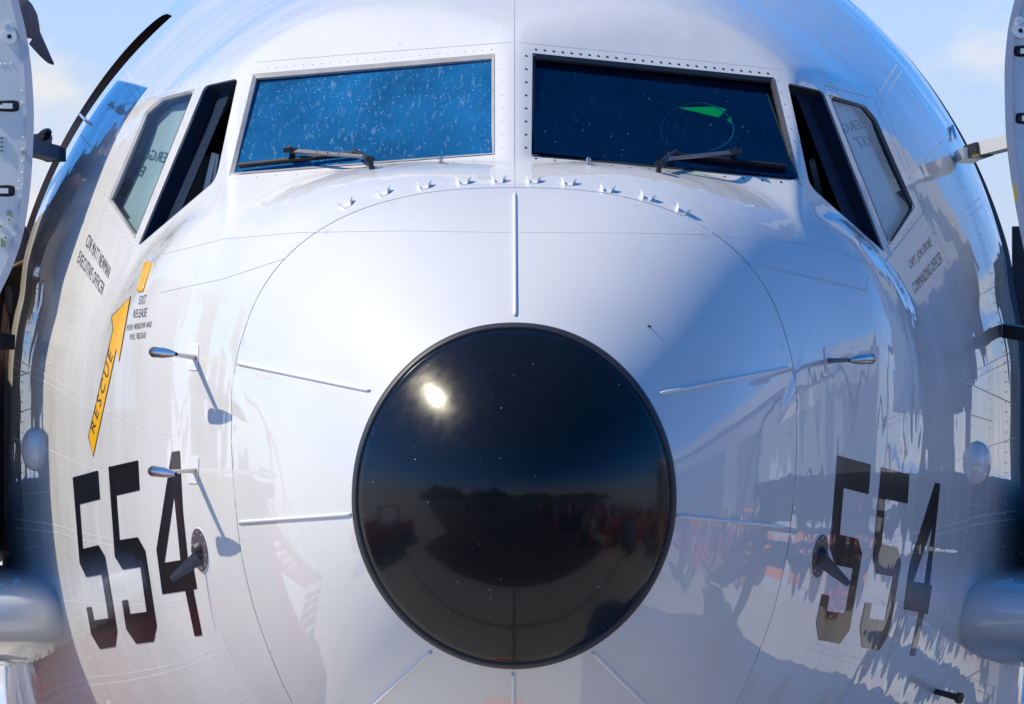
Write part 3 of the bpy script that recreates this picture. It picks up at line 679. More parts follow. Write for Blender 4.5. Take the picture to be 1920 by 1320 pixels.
# screws round the radome joint, in countersunk rings
mbr = MB(); mbs = MB()
for p in [(612,433),(735,381),(1193,386),(1316,440),(456,640),(440,803),(455,1013),(508,1222),(1467,650),(1481,813),(1465,1020),(1403,1231)]:
    ring = [(p[0]+8*math.cos(a), p[1]+4*math.sin(a)) for a in np.linspace(0, 2*pi, 13)[:-1]]
    if abs(p[0]-964) > 450: ring = [(p[0]+3.2*math.cos(a), p[1]+7*math.sin(a)) for a in np.linspace(0, 2*pi, 13)[:-1]]
    ribbon(mbr, ring, .0012, closed=True); q, nn_ = hit(*p); dome(mbs, q, nn_, .0028, .001)
built(mbr, 'fastener_ring', M_linesoft, kind='stuff'); built(mbs, 'radome_fastener', M_screw, True, kind='stuff')

# side windows
blind = {}
M_navy = mat('navy_rail', (.012,.025,.05), .8, spec=.1)
for side, W2, W3 in (('L', W2L, W3L), ('R', W2R, W3R)):
    pts = dense(hole2[0 if side == 'L' else 1], 9); H = [hit(*p) for p in pts]; k = len(H)
    V = [p+q*.001 for p, q in H]+[p-q*.05 for p, q in H]
    V = [p+q*.001 for p, q in H]+[p-q*.007 for p, q in H]
    part('sliding_window_frame', V, [(i, (i+1) % k, k+(i+1) % k, k+i) for i in range(k)], M_alu, False)
    V = [p-q*.0069 for p, q in H]+[p-q*.055 for p, q in H]
    part('window_reveal', V, [(i, (i+1) % k, k+(i+1) % k, k+i) for i in range(k)], M_navy, False)
    V, Fq = ringmesh(dense(offset_poly(W3, 4), 8), dense(offset_poly(W3, 4), 8), .0022, -.001)
    o4 = offset_poly(W3, 3); i4 = offset_poly(W3, 0); A = []; B = []
    for i in range(len(W3)): A += lerp_row(o4[i], o4[(i+1) % len(W3)], 12)[:-1]; B += lerp_row(i4[i], i4[(i+1) % len(W3)], 12)[:-1]
    V, Fq = ringmesh(A, B, .002, -.004)
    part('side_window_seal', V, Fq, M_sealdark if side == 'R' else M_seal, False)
    pane('side_window', offset_poly(W3, 1), .008, M_glassS)
    cm = mat('pale_curtain', (.93,.95,.93), .8, fn=colvar(3, .12, stretch=(14, 14, 1))) if side == 'R' else mat('blue_grey_blind', (.36,.46,.50), .6, fn=colvar(3, .25))
    blind[side] = pane('window_blind', offset_poly(W3, 8), .040 if side == 'R' else .050, cm, None, 1.0)[1:]
    # the slid-back window frame seen inside the opening
    wa = W2[1]; wb = W2[2]; sx = 1 if side == 'L' else -1
    q = [(wa[0], wa[1]-3), (wa[0]+sx*26, wa[1]-6), (wb[0]+sx*34, wb[1]-30), (wb[0]-sx*1, wb[1]+2)]
    V = [hit(*p)[0]-hit(*p)[1]*.052 for p in q]; V += [v+Vector((0, .05, 0)) for v in V]
    fr = part('slid_window_rail', V, [(0,1,2,3),(4,7,6,5),(0,4,5,1),(1,5,6,2),(2,6,7,3),(3,7,4,0)], M_navy, False)
    mbb = MB()
    for p in lerp_row((wa[0]+sx*15, wa[1]+10), (wb[0]+sx*24, wb[1]-40), 15):
        h_, n_ = hit(*p); dome(mbb, h_-n_*.051, n_, .005, .003)
    tt = mbb.build('rail_rivets', M_sealdark, None, True); tt.parent = fr; tt['kind'] = 'stuff'
# grey cabin furniture behind the left opening
mb = MB(); mb.bar(at(352,410,2.55), at(385,292,2.55), .10, .05, (0,1,0)); built(mb, 'crew_seat_back', mat('grey_green_shell', (.16,.21,.22), .5))
mb = MB(); mb.bar(at(378,392,2.5), at(402,287,2.5), .018, .02, (0,1,0)); mb.bar(at(392,385,2.5), at(409,290,2.5), .008, .02, (0,1,0)); built(mb, 'seat_rail', M_alu)
M_strut = mat('strut_grey', (.10,.15,.16), .5)
for a_, b_, w_ in ((at(1500,190,2.6), at(1565,290,2.75), .03), (at(440,165,2.6), at(365,285,2.75), .03), (at(1522,300,2.3), at(1545,400,2.4), .02)):
    mb = MB(); mb.bar(a_, b_, w_, .02, (0,1,0)); built(mb, 'grab_strut', M_strut)
mb = MB(); mb.tube([at(1502,212,2.45), at(1513,216,2.45), at(1518,224,2.45), at(1516,232,2.45)], .0016, 6); built(mb, 'white_cable', M_white)
# instrument coaming and head-up display behind the windshield
mb = MB()
prof_c = [(-.90,1.98,.985),(-.55,1.80,1.035),(-.25,1.72,1.065),(0,1.70,1.04),(.25,1.74,1.0),(.55,1.85,.985),(.90,2.0,.96)]
V = [Vector((x, y, ZT+z)) for x, y, z in prof_c]+[Vector((x, y+.5, ZT+z+.05)) for x, y, z in prof_c]; k = len(prof_c)
mb.add(V, [(i, i+1, k+i+1, k+i) for i in range(k-1)])
V2 = [v-Vector((0,0,.3)) for v in V[:k]]; mb.add(V[:k]+V2, [(i+1, i, k+i, k+i+1) for i in range(k-1)])
built(mb, 'instrument_coaming', mat('coaming_grey', (.55,.56,.54), .8))
ell = [(1307+68*math.cos(a)*(1-.12*math.sin(a)), 238-46*math.sin(a)) for a in np.linspace(R(-75), R(225), 40)]
mb = MB(); mb.tube([at(x, y, 2.35) for x, y in ell], [.0008+.0024*max(0, math.cos(a))**.7 for a in np.linspace(R(-75), R(225), 40)], 6); hud = built(mb, 'display_glass_ring', mat('ring_teal', (.05,.20,.26), .3, emit=(.01,.10,.16), es=.5), True)  # ring is no lamp; faint emission brightens it
mb = MB()
for poly in ([(1273,202),(1300,201),(1345,200),(1362,205),(1347,220)], [(1363,225),(1371,219),(1373,233)]):
    V = [at(x, y, 2.36) for x, y in poly]; kk = len(V); V += [v+Vector((0,.004,0)) for v in V]
    mb.add(V, [tuple(range(kk)), tuple(range(2*kk-1, kk-1, -1))]+[(i, kk+i, kk+(i+1) % kk, (i+1) % kk) for i in range(kk)])
gg = mb.build('painted_green_reflection', mat('green_reflection_glow', (.0,.3,.05), .4, emit=(.0,.42,.03), es=.75)); gg.parent = hud  # green reflection of the coated glass painted as faint emission
mb = MB(); mb.bar(at(1210,146,2.5), at(1298,150,2.5), .05, .04, (0,1,0)); mb.tube([at(x, y, 2.5) for x, y in ((1208,150),(1212,168),(1222,172),(1262,175),(1270,170),(1274,152))], .004, 6); mb.box(at(1280,171,2.49), (.016,.01,.012)); built(mb, 'overhead_mount', mat('mount_grey', (.10,.14,.16), .5))

# ------------------------------------------------------------------ decals
def decal(name, polys, m, off=.0018, step=7, label=None, holes_=()):
    V = []; Fq = []
    for poly in polys:
        b = dense(poly, step); pts = list(b); edges = [(i, (i+1) % len(b)) for i in range(len(b))]
        for hpoly in holes_:
            hb_ = dense(hpoly, step); o = len(pts); pts += hb_; edges += [(o+i, o+(i+1) % len(hb_)) for i in range(len(hb_))]
        xs = [p[0] for p in b]; ys = [p[1] for p in b]; bb = np.array(pts)
        for x in np.arange(min(xs), max(xs), step):
            for y in np.arange(min(ys), max(ys), step):
                if inside((x, y), b) and ((bb-np.array((x, y)))**2).sum(1).min() > (step*.5)**2: pts.append((x, y))
        rs = delaunay_2d_cdt([Vector(p) for p in pts], edges, [], 0, 1e-6, False); o = len(V)
        H = [hit(v.x, v.y, 0) for v in rs[0]]; V += [p+q*off for p, q in H]
        for f in rs[2]:
            c = sum((rs[0][i] for i in f), Vector((0, 0)))/len(f)
            if inside(c, b) and not any(inside(c, hp) for hp in holes_):
                f = [o+i for i in f]; nn_ = (V[f[1]]-V[f[0]]).cross(V[f[2]]-V[f[0]])
                Fq.append(tuple(f) if nn_.dot(H[f[0]-o][1]) > 0 else tuple(f[::-1]))
    th = np.array([th_of(v) for v in V]); yy = np.array([v[1] for v in V])
    return part(name, V, Fq, m, True, snorm(th, yy), label=label)
fiveA = [(137,895),(184.5,882),(188,936),(150,945.5),(156,1029),(185.5,1022),(197.5,1042.5),(220.5,1182.5),(217,1212),(188,1217),(172,1190),(162.5,1139),(171.5,1137),(177,1163),(204,1159),(191,1077),(162.5,1082),(150,1056)]
fiveB = [(204,875.5),(259.5,863),(262.5,919),(219,929),(225,1012.5),(259,1007),(273,1032.5),(294.5,1174),(289,1202.5),(256,1207),(237.5,1180),(229,1126),(240,1124),(244.5,1151),(275.5,1147),(264,1063),(231,1068),(216,1044)]
fourA = [(322.5,847.5),(337.5,845),(343.6,960),(353,1050),(363,1062),(370,1103.6),(363,1105),(379.5,1191),(365.5,1192.5),(348,1107.5),(305,1114),(294,1030)]
fourAh = [(327,930),(339,1050),(309,1055)]
fiveC = [(1570,854),(1632.5,871),(1628,927),(1581,915),(1574,1002.5),(1608,1010),(1616,1037.5),(1592.5,1181),(1574,1207),(1534.5,1199.5),(1530,1167.5),(1541,1114),(1554.5,1117),(1550,1145.5),(1584,1150.5),(1599,1066),(1565,1059),(1555.5,1027.5)]
fiveD = [(1652,875.5),(1704.5,889.5),(1701,944.5),(1660,935.5),(1652.5,1020),(1682.5,1027),(1689,1055.5),(1666,1190),(1648,1219),(1616,1214),(1612,1176),(1622,1129.5),(1634,1132),(1629.5,1159.5),(1659,1164),(1674,1081),(1642,1075),(1636,1044)]
fourD = [(1753,905),(1762.5,907),(1742.5,1096),(1747,1097.5),(1739,1151),(1732.5,1150.5),(1715,1230),(1706,1229),(1723,1148),(1694,1142.5),(1705.5,1058)]
fourDh = [(1748,985),(1733,1094),(1712,1090)]
for p in (fiveA, fiveB, fiveC, fiveD): decal('number_five', [p], M_black)
decal('number_four', [fourA], M_black, holes_=[fourAh]); decal('number_four', [fourD], M_black, holes_=[fourDh])
arrow = [(245,557),(210.5,594.5),(213.5,617),(167.5,818),(175.5,855),(219,654),(224,677)]
decal('arrow_outline', [offset_poly(arrow, 1.6)], M_print, .0014, 6)
decal('rescue_arrow', [offset_poly(arrow, -.4)], M_yellow, .0024, 6, label='yellow rescue arrow pointing up to the cockpit window')
def text(name, s, quad, m, off=.0011, depth=None):
    """lettering laid on the skin; quad = BL, BR, TR, TL in photograph pixels"""
    cu = bpy.data.curves.new(name, 'FONT'); cu.body = s; cu.resolution_u = 2; cu.space_character = 1.35 if s == 'RESCUE' else 1.08
    ob = bpy.data.objects.new(name, cu); sc.collection.objects.link(ob); dg = bpy.context.evaluated_depsgraph_get()
    me = bpy.data.meshes.new_from_object(ob.evaluated_get(dg)); sc.collection.objects.unlink(ob); bpy.data.objects.remove(ob)
    co = np.array([v.co[:2] for v in me.vertices]); x0, x1 = co[:,0].min(), co[:,0].max(); y0, y1 = co[:,1].min(), co[:,1].max()
    bm = bmesh.new(); bm.from_mesh(me); bmesh.ops.triangulate(bm, faces=bm.faces); Fq = [[v.index for v in f.verts] for f in bm.faces]; bm.free()
    V = []; Nq = []; q = [np.array(p, float) for p in quad]
    for x, y in co:
        u = (x-x0)/(x1-x0); v = (y-y0)/(y1-y0); p = q[0]*(1-u)*(1-v)+q[1]*u*(1-v)+q[2]*u*v+q[3]*(1-u)*v
        h_, n_ = hit(*p)
        if depth: cc, nn_, dd = depth; d = ray(*p); t_ = ((cc-nn_*dd)-CAM).dot(nn_)/d.dot(nn_); h_ = CAM+d*t_; V.append(h_)
        else: V.append(h_+n_*off)
        Nq.append(n_)
    Fq = [f if (V[f[1]]-V[f[0]]).cross(V[f[2]]-V[f[0]]).dot(Nq[f[0]]) > 0 else f[::-1] for f in Fq]
    return part(name, V, Fq, m, False)
text('name_lettering', 'CDR MATT NEWMAN', [(160,460),(203,523),(208.5,501),(167,437)], M_print)
text('rank_lettering', 'EXECUTIVE OFFICER', [(144.5,491),(191.5,555),(197.5,533),(151,469)], M_print)
text('name_lettering', 'CAPT. JON SPORE', [(1708.5,510),(1749.5,465.5),(1743.5,444),(1702.5,491)], M_print)
text('rank_lettering', 'COMMANDING OFFICER', [(1715,552.5),(1768,491),(1761.5,470),(1709.5,532.5)], M_print)
text('release_lettering', 'EXIT', [(260,571),(272.5,570),(275,553),(263,555)], M_print)
text('release_lettering', 'RELEASE', [(250,596),(274,594),(277,577),(251.5,580.5)], M_print)
text('release_lettering', 'PUSH WINDOW AND', [(238,620.5),(284,613),(285.5,602),(239,609)], M_print)
text('release_lettering', "PULL 'RELEASE", [(244,637.5),(273,633.5),(274.5,622),(245,626)], M_print)
text('rescue_lettering', 'RESCUE', [(177.5,815),(213,668),(206,651),(171.5,800)], M_print, .0031)
for sd, q1, q2 in (('L', [(308,305),(241,291),(248,273),(315,286)], [(265,330),(230,320),(236,304),(274,312)]),
                   ('R', [(1645,235),(1584,250),(1577,232),(1631,219)], [(1654,269),(1612,277),(1598,258),(1646,251)])):
    W3 = W3L if sd == 'L' else W3R
    c, nrm = blind[sd]
    for s_, q_ in (('ERGENC' if sd == 'L' else 'EMERG', q1), ('EXIT', q2)):
        # mirrored: the window is read from inside
        text('exit_lettering', s_, q_, mat('teal_print', (.02,.08,.10), .6), depth=(c, nrm, .036 if sd == 'R' else .046))
# yellow release handle
hp = rounded([(276,490),(286,491.5),(269,548),(257,547)], 6, 4); H = [hit(*p) for p in dense(hp, 4)]; k = len(H)
hc = [hit(271.5+(p[0]-271.5)*.72, 519+(p[1]-519)*.9) for p in dense(hp, 4)]
part('release_handle', [p-q*.002 for p, q in H]+[p+q*.005 for p, q in H]+[p+q*.008 for p, q in hc], [(i, (i+1) % k, k+(i+1) % k, k+i) for i in range(k)]+[(k+i, k+(i+1) % k, 2*k+(i+1) % k, 2*k+i) for i in range(k)]+[tuple(range(2*k, 3*k))], M_yellow, False, label='yellow exit release handle')
# ------------------------------------------------------------------ fittings on the nose
def strip(a, b, w=.0125, h=.008):
    px = dense([a, b], 6, False); H = [hit(*p) for p in px]; k = len(H); V = []; Fq = []; m = 7
    for i, (p, q) in enumerate(H):
        tg = (H[min(i+1, k-1)][0]-H[max(i-1, 0)][0]).normalized(); s = q.cross(tg).normalized()
        e = min(i, k-1-i); sc_ = 1.0 if e > 0 else .75
        for j in range(m):
            an = pi*j/(m-1); V.append(p+s*math.cos(an)*w/2*sc_+q*(math.sin(an)*h*sc_+.0003))
        if i:
            for j in range(m-1): Fq.append(((i-1)*m+j, (i-1)*m+j+1, i*m+j+1, i*m+j))
    Fq += [tuple(range(m)), tuple(range((k-1)*m+m-1, (k-1)*m-1, -1))]
    o = mesh_obj('lightning_strip', V, Fq, M_white, None, True); o.parent = radome
    bm = bmesh.new(); bm.from_mesh(o.data); bmesh.ops.recalc_face_normals(bm, faces=bm.faces); bm.to_mesh(o.data); bm.free()
    return o

for a, b in [((965,363),(966,593)), ((446,681),(694,733)), ((1477,690),(1237,738)), ((448,979),(659,964)), ((1469,988),(1268,967)), ((694,1328),(809,1221)), ((1216,1328),(1111,1223)), ((962,1330),(962,1262))]: strip(a, b)

def frame_at(px, py):
    p, q = hit(px, py); f = Vector((0, 1, 0)); f = (f-q*f.dot(q)).normalized(); s = f.cross(q).normalized(); return p, q, f, s
mb = None
for x, y in [(652,388),(720,366),(796,354),(869,346),(935,343),(1000,344),(1066,348),(1138,361),(1212,376),(1277,400)]:
    p, q, f, s = frame_at(x, y); m_ = MB()
    m_.bar(p-f*.004+q*.001, p+f*.03+q*.001, .026, .0016, q)
    for sg in (-1, 1):
        a = p+s*sg*.011-f*.002; b = p+s*sg*.022+f*.036; t = s*.0010
        lean = s*sg*.004
        V = [a+t, b+t, b+q*.018+lean+t, a+f*.012+q*.015+lean+t, a-t, b-t, b+q*.018+lean-t, a+f*.012+q*.015+lean-t]
        m_.add(V, [(0,1,2,3),(7,6,5,4),(0,4,5,1),(1,5,6,2),(2,6,7,3),(3,7,4,0)])
    built(m_, 'vortex_generator', M_white)
# stray little dart stuck on the radome and a few bugs
for x, y, dx, dy, l in [(1214,611,6,4,7)]:
    p, q = hit(x, y); p2, _ = hit(x+dx, y+dy); m_ = MB(); m_.bar(p+q*.002, p2+q*.006, .004, .004, q); tt = m_.build('stuck_insect', mat('insect_brown', (.10,.06,.04), .7)); tt.parent = radome

def wiper(piv, wrist, joint, b0, b1, sgn):
    root = None
    P0, q0 = hit(*piv); P1, q1 = hit(*wrist); P2, q2 = hit(*joint)
    m_ = MB(); m_.tube([P0-q0*.01, P0+q0*.025], [.010, .009], 10); m_.box(P0+q0*.03, (.022,.026,.022)); m_.tube([P0+q0*.032-Vector((.017,0,0)), P0+q0*.032+Vector((.017,0,0))], .005, 8)
    base = built(m_, 'wiper', M_wiper)
    top = P0+q0*.032; wr = P1+q1*.032; jt = P2+q2*.030
    m_ = MB(); d = (wr-top); n_ = 7
    pts = []; rad = []
    for i in range(n_*2): pts.append(top+d*(.15+.85*i/(n_*2-1))); rad.append(.0095 if i % 2 else .007)
    m_.tube(pts, rad, 10); m_.tube([wr, wr+d.normalized()*.016], [.008, .006], 8); a = m_.build('wiper_spring', M_wiper, None, True); a.parent = base
    m_ = MB(); el_ = top+d*.35; m_.bar(el_, jt, .010, .008, q2, .015, .008)
    for t in (.35, .5, .65): m_.tube([el_+(jt-el_)*t+q2*.006, el_+(jt-el_)*t+q2*.009], .0025, 6)
    a = m_.build('wiper_arm', M_wipergrey); a.parent = base
    m_ = MB(); m_.box(jt+q2*.002, (.05,.03,.016)); m_.tube([jt-q2*.012, jt+q2*.022], [.007, .006], 8); m_.tube([jt+Vector((-sgn*.018,0,0)), jt+Vector((-sgn*.018,0,0))+q2*.016], .005, 8)
    m_.bar(jt-q2*.012, jt-q2*.03, .05, .02, (1,0,0), .03, .01); a = m_.build('wiper_joint', M_wiper); a.parent = base
    B0, r0 = hit(*b0); B1, r1 = hit(*b1)
    m_ = MB(); m_.bar(B0+r0*.014, B1+r1*.014, .009, .010, r0); m_.bar(B0+r0*.005, B1+r1*.005, .004, .011, r0); a = m_.build('wiper_blade', M_wiper); a.parent = base
    tag(base, label='windshield wiper resting on the splashed left pane' if sgn > 0 else 'windshield wiper resting on the dark right pane')
wiper((697,317), (672,297), (551,295), (449,315), (664,292), 1)
wiper((1234,323), (1262,298), (1371,298), (1473,317), (1250,293), -1)
for x, y in [(827,307),(1103,309)]:
    p, q = hit(x, y); m_ = MB(); m_.tube([p-q*.002, p+q*.006, p+q*.006, p+q*.013, p+q*.015, p+q*.022, p+q*.026], [.011, .011, .006, .006, .009, .008, .003], 10); built(m_, 'washer_nozzle', M_steel, True)

def pitot(base, front, rear, sgn):
    p, q = hit(*base)
    fy = p.y-.37; f = at(front[0], front[1], fy); r = at(rear[0], rear[1], fy+.20); ax = (r-f).normalized()
    m_ = MB()
    pts = [f+ax*.004, f, f+ax*.05, f+ax*.10, f+ax*.11, f+ax*.17, f+ax*.19, f+ax*((r-f).length)]
    m_.tube(pts, [.003, .0058, .0125, .0165, .0172, .0175, .017, .006], 14)
    o = built(m_, 'pitot_probe', M_steel, True)
    m_ = MB(); m_.tube([r+ax*-.035, r-ax*.015, r+ax*.002, r+ax*.008], [.0180, .0180, .013, .004], 14); a = m_.build('probe_tail', M_copper, None, True); a.parent = o
    m_ = MB(); m_.tube([f-ax*.0008, f+ax*.03], .0045, 10); a = m_.build('probe_mouth', mat('probe_hole', (.004,.004,.005), .9)); a.parent = o
    # swept strut: flat aerofoil blade from the plate to the tube
    top = f+ax*.115; up = ax; foot = p-q*.004+Vector((0,.01,0)); secs = []
    for t in np.linspace(0, 1, 7):
        c = foot*(1-t)+top*t; ch = .085*(1-t)+.06*t; tk = .016*(1-t)+.013*t+.02*max(0, .22-t); w_ = Vector((0,1,0)); s_ = (top-foot).cross(w_).normalized()
        secs.append([c+w_*math.cos(a_)*ch/2+s_*math.sin(a_)*tk/2 for a_ in np.linspace(0, 2*pi, 13)[:-1]])
    V = [v for s_ in secs for v in s_]; m_ = MB(); m_.add(V, [(i*12+j, i*12+(j+1) % 12, (i+1)*12+(j+1) % 12, (i+1)*12+j) for i in range(6) for j in range(12)])
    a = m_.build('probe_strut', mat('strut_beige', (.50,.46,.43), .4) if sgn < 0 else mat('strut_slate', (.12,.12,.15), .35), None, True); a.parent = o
    # mounting plate
    x0, x1, y0, y1 = base[0]-12, base[0]+9, base[1]-27, base[1]+25
    rr = rounded([(x0+2,y0),(x1,y0+1),(x1-2,y1),(x0,y1-1)], 4, 3) if sgn < 0 else rounded([(x0,y0+2),(x1-2,y0),(x1+2,y1-2),(x0+4,y1)], 4, 3)
    H = [hit(*c) for c in dense(rr, 5)]; k = len(H)
    pl_ = mesh_obj('probe_plate', [a_+b_*.0002 for a_, b_ in H]+[a_+b_*.0032 for a_, b_ in H], [(i, (i+1) % k, k+(i+1) % k, k+i) for i in range(k)]+[tuple(range(k, 2*k))], M_white); pl_.parent = o
    bm = bmesh.new(); bm.from_mesh(pl_.data); bmesh.ops.recalc_face_normals(bm, faces=bm.faces); bm.to_mesh(pl_.data); bm.free()
    for pp in pl_.data.polygons: pp.use_smooth = False
    m_ = MB()
    for dx in (-7, -1, 4):
        for dy in (-19, 17): c, e = hit(base[0]+dx, base[1]+dy); dome(m_, c+e*.003, e, .0028, .001, 8)
    sc_ = m_.build('plate_screw', M_seal, None, True); sc_.parent = o; sc_['kind'] = 'stuff'
    return tag(o, label='steel air data probe on the %s cheek' % ('sunlit' if sgn < 0 else 'shaded'))
pitot((365,670), (331,664), (286,660), -1); pitot((365,882), (330,889), (284,883), -1); pitot((1556,676), (1592,676), (1636,672), 1)

def vane(c, tip, rx, ry, sgn, hub):
    p, q = hit(*c); t = q.cross(Vector((0,0,1))).normalized(); b = t.cross(q)
    rad = .071; m_ = MB(); V = []
    for h, r_ in ((.0005, rad), (.004, rad), (.005, rad*.97)): V += [p+q*h+(t*math.cos(a)+b*math.sin(a))*r_ for a in np.linspace(0, 2*pi, 41)[:-1]]
    m_.add(V, [(i*40+j, i*40+(j+1) % 40, (i+1)*40+(j+1) % 40, (i+1)*40+j) for i in range(2) for j in range(40)]+[tuple(range(80, 120))])
    o = built(m_, 'angle_vane', M_plum, label='plum grey airflow vane disc on the %s number' % ('left' if sgn < 0 else 'right'))
    V = []; m_ = MB(); V += [p+q*.0004+(t*math.cos(a)+b*math.sin(a))*(rad+.004) for a in np.linspace(0, 2*pi, 41)[:-1]]+[p+q*.0022+(t*math.cos(a)+b*math.sin(a))*(rad) for a in np.linspace(0, 2*pi, 41)[:-1]]
    m_.add(V, [(j, (j+1) % 40, 40+(j+1) % 40, 40+j) for j in range(40)]); a = m_.build('vane_sealant', M_white); a.parent = o
    m_ = MB()
    for a in np.linspace(.3, 2*pi+.3, 11)[:-1]: dome(m_, p+q*.0048+(t*math.cos(a)+b*math.sin(a))*rad*.84, q, .0042, .0012, 8)
    a = m_.build('disc_screw', M_screwL, None, True); a.parent = o; a['kind'] = 'stuff'
    m_ = MB(); m_.tube([p+q*.004, p+q*.012, p+q*.026], [.032, .030, .018], 16); a = m_.build('vane_hub', M_sealdark, None, True); a.parent = o
    root = at(hub[0], hub[1], p.y-.02); tp = at(tip[0], tip[1], p.y+.02)
    d = (tp-root).normalized(); ch = Vector((.10*-sgn, -.25, .9)); ch = (ch-d*ch.dot(d)).normalized(); th_ = d.cross(ch).normalized(); m_ = MB(); V = []
    for pt, c_, k_ in ((root, .050, .008), (tp, .020, .004)):
        V += [pt+ch*c_/2, pt+th_*k_/2, pt-ch*c_/2, pt-th_*k_/2]
    m_.add(V, [(0,1,5,4),(1,2,6,5),(2,3,7,6),(3,0,4,7),(4,5,6,7),(3,2,1,0)]); a = m_.build('vane_blade', M_slate); a.parent = o
vane((376,1031), (321,1086), 11, 42, -1, (373,1045)); vane((1536,1042), (1592,1096), 11, 42, 1, (1541,1050))
# dark mast low on the right cheek
p, q = hit(1753, 1296); e = at(1800, 1309, p.y-.06); d = e-p
m_ = MB(); m_.tube([p-d*.05, p+d*.9], [.0105, .0115], 12); m_.tube([p+d*.88, p+d*.9, p+d*1.04, p+d*1.05], [.012, .0195, .0195, .015], 14); built(m_, 'drain_mast', M_wiper, True)

def blister(px, w, h, name='teardrop_fairing'):
    p, q = hit(*px); t = q.cross(Vector((0,0,1))).normalized(); b = t.cross(q); V = []; Fq = []; nu, nv = 12, 24
    for i in range(nu+1):
        r_ = i/nu
        for j in range(nv):
            a = 2*pi*j/nv; sx = abs(math.cos(a))**1.0*math.copysign(1, math.cos(a)); sz = math.copysign(abs(math.sin(a))**.8, math.sin(a))
            pin = 1-.55*max(0, -math.sin(a))**2*abs(math.cos(a))
            V.append(p+t*w*r_*sx*pin+b*h*r_*sz+q*(.05*math.sqrt(max(0, 1-r_**2))-.002))
    for i in range(nu):
        for j in range(nv): Fq.append((i*nv+j, i*nv+(j+1) % nv, (i+1)*nv+(j+1) % nv, (i+1)*nv+j))
    o = part(name, V, Fq, M_skin)
    bm = bmesh.new(); bm.from_mesh(o.data); bmesh.ops.recalc_face_normals(bm, faces=bm.faces)
    if sum((f.normal.dot(q) for f in bm.faces)) < 0: bmesh.ops.reverse_faces(bm, faces=bm.faces)
    bm.to_mesh(o.data); bm.free()
blister((66,842), .085, .078); blister((1832,868), .085, .078)

M_pod = mat('pod_grey', (.52,.54,.57), .35, coat=.95, coat_rough=.06, fn=colvar(3, .08, bump=.5, bscale=2.5, bdist=.004))
# side pods low on both cheeks
for sg in (-1, 1):
    c = Vector((1.76 if sg > 0 else -1.84, 4.52, 1.955)); ax_, ay_, az_ = .54, 1.45, .184; V = []; Fq = []; nu, nv = 40, 56
    pw = lambda v, e: math.copysign(abs(v)**e, v)
    for i in range(nu+1):
        u = -pi/2+pi*i/nu
        for j in range(nv):
            v = 2*pi*j/nv; cu, su = math.cos(u), math.sin(u)
            V.append(c+Vector((ax_*pw(cu, .7)*pw(math.cos(v), .62), ay_*pw(su, 1.0), az_*pw(cu, .62)*pw(math.sin(v), .9))))
    for i in range(nu):
        for j in range(nv): Fq.append((i*nv+j, i*nv+(j+1) % nv, (i+1)*nv+(j+1) % nv, (i+1)*nv+j))
    o = part('side_pod', V, Fq, M_pod, label='white rounded sensor pod low on the %s side' % ('sunlit' if sg < 0 else 'shaded'))
    bm = bmesh.new(); bm.from_mesh(o.data); bmesh.ops.remove_doubles(bm, verts=bm.verts, dist=1e-5); bmesh.ops.recalc_face_normals(bm, faces=bm.faces); bm.to_mesh(o.data); bm.free()

# wings and engines
for sg in (-1, 1):
    V = []; Fq = []; secs = [(1.2, 12.6, 7.2, 1.15, .85), (5.0, 14.6, 4.9, 1.6, .62), (17.5, 21.5, 1.7, 3.15, .22)]
    for x, y0, ch, z, tk in secs:
        for k in range(16):
            a = 2*pi*k/16; V.append((sg*x, y0+ch*(.5-.5*math.cos(a)), z+tk*.5*math.sin(a)*(1.0 if math.cos(a) > 0 else .7)))
    for i in range(2):
        for k in range(16): Fq.append((i*16+k, i*16+(k+1) % 16, (i+1)*16+(k+1) % 16, (i+1)*16+k))
    Fq.append(tuple(range(32, 48))); o = part('wing', V, Fq, M_white)
    bm = bmesh.new(); bm.from_mesh(o.data); bmesh.ops.recalc_face_normals(bm, faces=bm.faces); bm.to_mesh(o.data); bm.free()
    m_ = MB(); m_.tube([(sg*4.85, 11.2, 1.55), (sg*4.85, 11.0, 1.55), (sg*4.85, 11.3, 1.55), (sg*4.85, 12.4, 1.55), (sg*4.85, 14.6, 1.6), (sg*4.85, 15.4, 1.62)], [.82, .93, 1.02, 1.1, .85, .6], 36); m_.bar((sg*4.85, 13, 2.2), (sg*4.85, 16.5, 2.0), .2, .5)
    built(m_, 'engine', M_white, True)
# nose gear
m_ = MB(); m_.tube([(0, 3.0, .4), (0, 3.05, 1.5)], .07, 12); gear = built(m_, 'nose_gear', M_white, True)
for sg in (-1, 1):
    m_ = MB(); m_.tube([(sg*.11, 3.0, .345), (sg*.13, 3.0, .345), (sg*.28, 3.0, .345), (sg*.30, 3.0, .345)], [.28, .343, .343, .28], 28); w_ = m_.build('wheel', M_sealdark, None, True); w_.parent = gear
M_fin = M_white
V = [(0, 26, 4.2), (0, 32, 10.5), (0, 35, 10.5), (0, 34, 4.2)]; m_ = MB(); m_.add([(-.15+0*v[0], v[1], v[2]) for v in V]+[(.15, v[1], v[2]) for v in V], [(0,1,2,3),(7,6,5,4),(0,4,5,1),(1,5,6,2),(2,6,7,3),(3,7,4,0)]); built(m_, 'tail_fin', M_fin)

